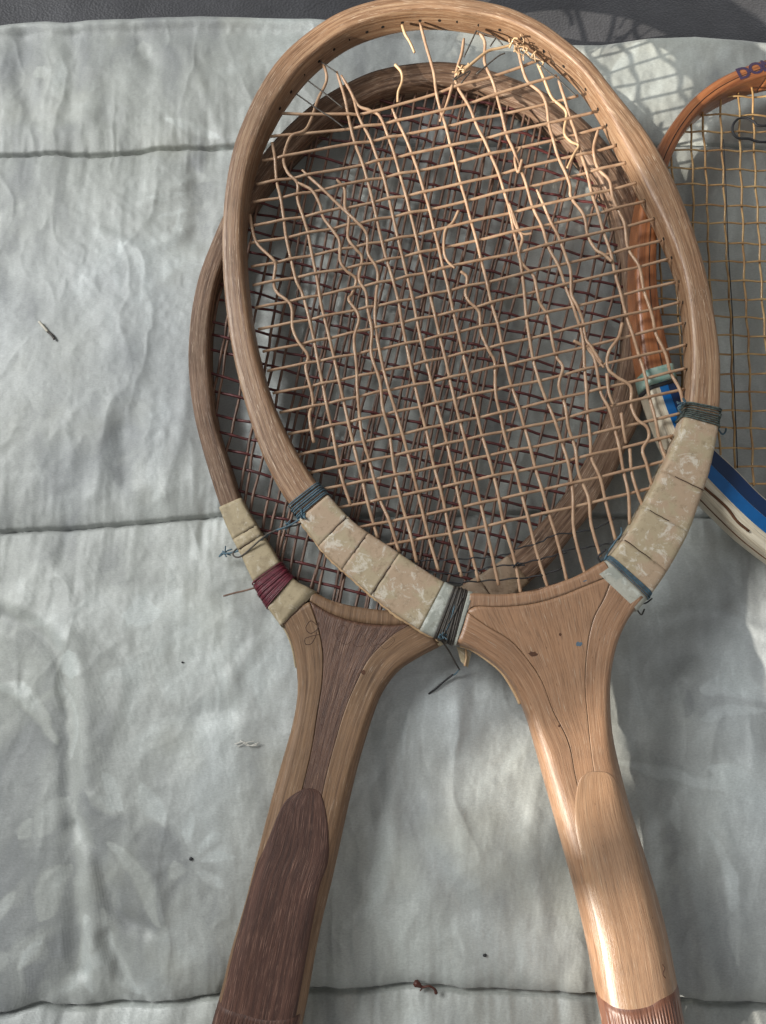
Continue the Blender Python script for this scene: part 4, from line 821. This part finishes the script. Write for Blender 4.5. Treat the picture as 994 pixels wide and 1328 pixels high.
# ================================================================== loose bits
def ground(px, py, z=.003): return hz(px, py, z)
def gpath(pts, z): return np.array([hz(x, y, zz) for (x, y), zz in zip(cr(pts, 6), np.interp(np.linspace(0, 1, len(cr(pts, 6))), np.linspace(0, 1, len(z)), z))])
deps = bpy.context.evaluated_depsgraph_get()
def qz(px, py):
    p = hz(px, py, 0); dist = np.linalg.norm
    Z = quilt_height(np.array([[p[0]]]), np.array([[p[1]]]))[0, 0]; return float(Z)
loop = tube('wire_loop', PLR.at(cr([(1010, 162), (985, 163), (978, 158), (968, 153), (958, 154), (951, 162), (951, 172), (958, 179), (972, 180), (985, 184), (1010, 184)], 7), .0018), .0007, M['thread_black'], None, 6)
tag(loop, 'thin black wire loop lying on the amber strings of the right racket', 'wire loop')
z = qz(62, 427)
t1 = thing('straw_bit', 'tiny pale straw with a dark end lying on the quilt at the left', 'straw', ground(62, 428, z))
tube('straw_shaft', gpath([(51, 417), (57, 424), (62, 430)], [z + .0015, z + .0012]), .0007, simple('pale_straw', (.62, .58, .48), .5), t1, 6)
tube('dark_tip', gpath([(62, 430), (67, 434), (71, 440)], [z + .0012, z + .0008]), .0007, M['thread_dark'], t1, 6)
z = qz(552, 1280)
t2 = thing('dried_stalk', 'small dark red brown curled stalk lying just above the lower seam', 'dried stalk', ground(552, 1280, z))
m_ = simple('dark_red_brown_stalk', (.075, .018, .010), .5, sc=900)
P = gpath([(540, 1276), (548, 1280), (557, 1279), (564, 1283), (566, 1288)], [z + .002, z + .003, z + .0015]); tube('stem', P, np.interp(np.linspace(0, 1, len(P)), [0, .3, .6, 1], [.0011, .0006, .0005, .0009]), m_, t2, 7)
P = gpath([(537, 1274), (541, 1276), (546, 1279)], [z + .0022, z + .0026]); tube('seed_head', P, np.interp(np.linspace(0, 1, len(P)), [0, .4, 1], [.0010, .0019, .0009]), m_, t2, 8)
tube('leg', gpath([(549, 1280), (545, 1285)], [z + .002, z + .0005]), .0003, m_, t2, 5)
z = qz(320, 965)
ln = tubes('lint', [(gpath([(305, 965), (315, 962), (325, 967), (334, 966)], [z + .001, z + .0016, z + .001]), .00028), (gpath([(308, 968), (320, 963), (330, 961)], [z + .001, z + .0018]), .00022), (gpath([(312, 960), (322, 967), (336, 963)], [z + .001, z + .0014]), .00022)], simple('pale_lint', (.66, .64, .58), .8), None, 5)
tag(ln, 'wisp of pale lint on the quilt left of the dark handle', 'lint')
for nm, px, py, s_, lab in (('crumb', 629, 1239, .0008, 'tiny black crumb on the quilt between the two handles'), ('crumb', 248, 1114, .0008, 'tiny dark crumb in the pucker left of the dark handle'), ('crumb', 237, 859, .0005, 'minute dark speck on the quilt left of the dark racket throat')):
    z = qz(px, py); c = np.array(hz(px, py, z + s_ * .6)); V, F = [], []
    r = np.random.default_rng(px)
    for i in range(1, 5):
        for j in range(7):
            a = math.pi * i / 5; b = 2 * math.pi * j / 7; V.append(c + s_ * np.array([math.sin(a) * math.cos(b) * 1.3, math.sin(a) * math.sin(b), .7 * math.cos(a)]) * (1 + r.normal(0, .12)))
    F = gridfaces(4, 7, True) + [tuple(range(7)), tuple(range(21, 28))[::-1]]
    o = obj(nm, V, F, M['thread_black']); tag(o, lab, 'crumb', 'dark crumbs on the quilt')
# put origins of unparented bits at their place
for o in list(COL.objects):
    if o.parent is None and o.type == 'MESH' and 'category' in o:
        co = np.array([v.co[:] for v in o.data.vertices]); c = Vector((co[:, 0].mean(), co[:, 1].mean(), co[:, 2].min())); o.data.transform(Matrix.Translation(-c)); o.location = c
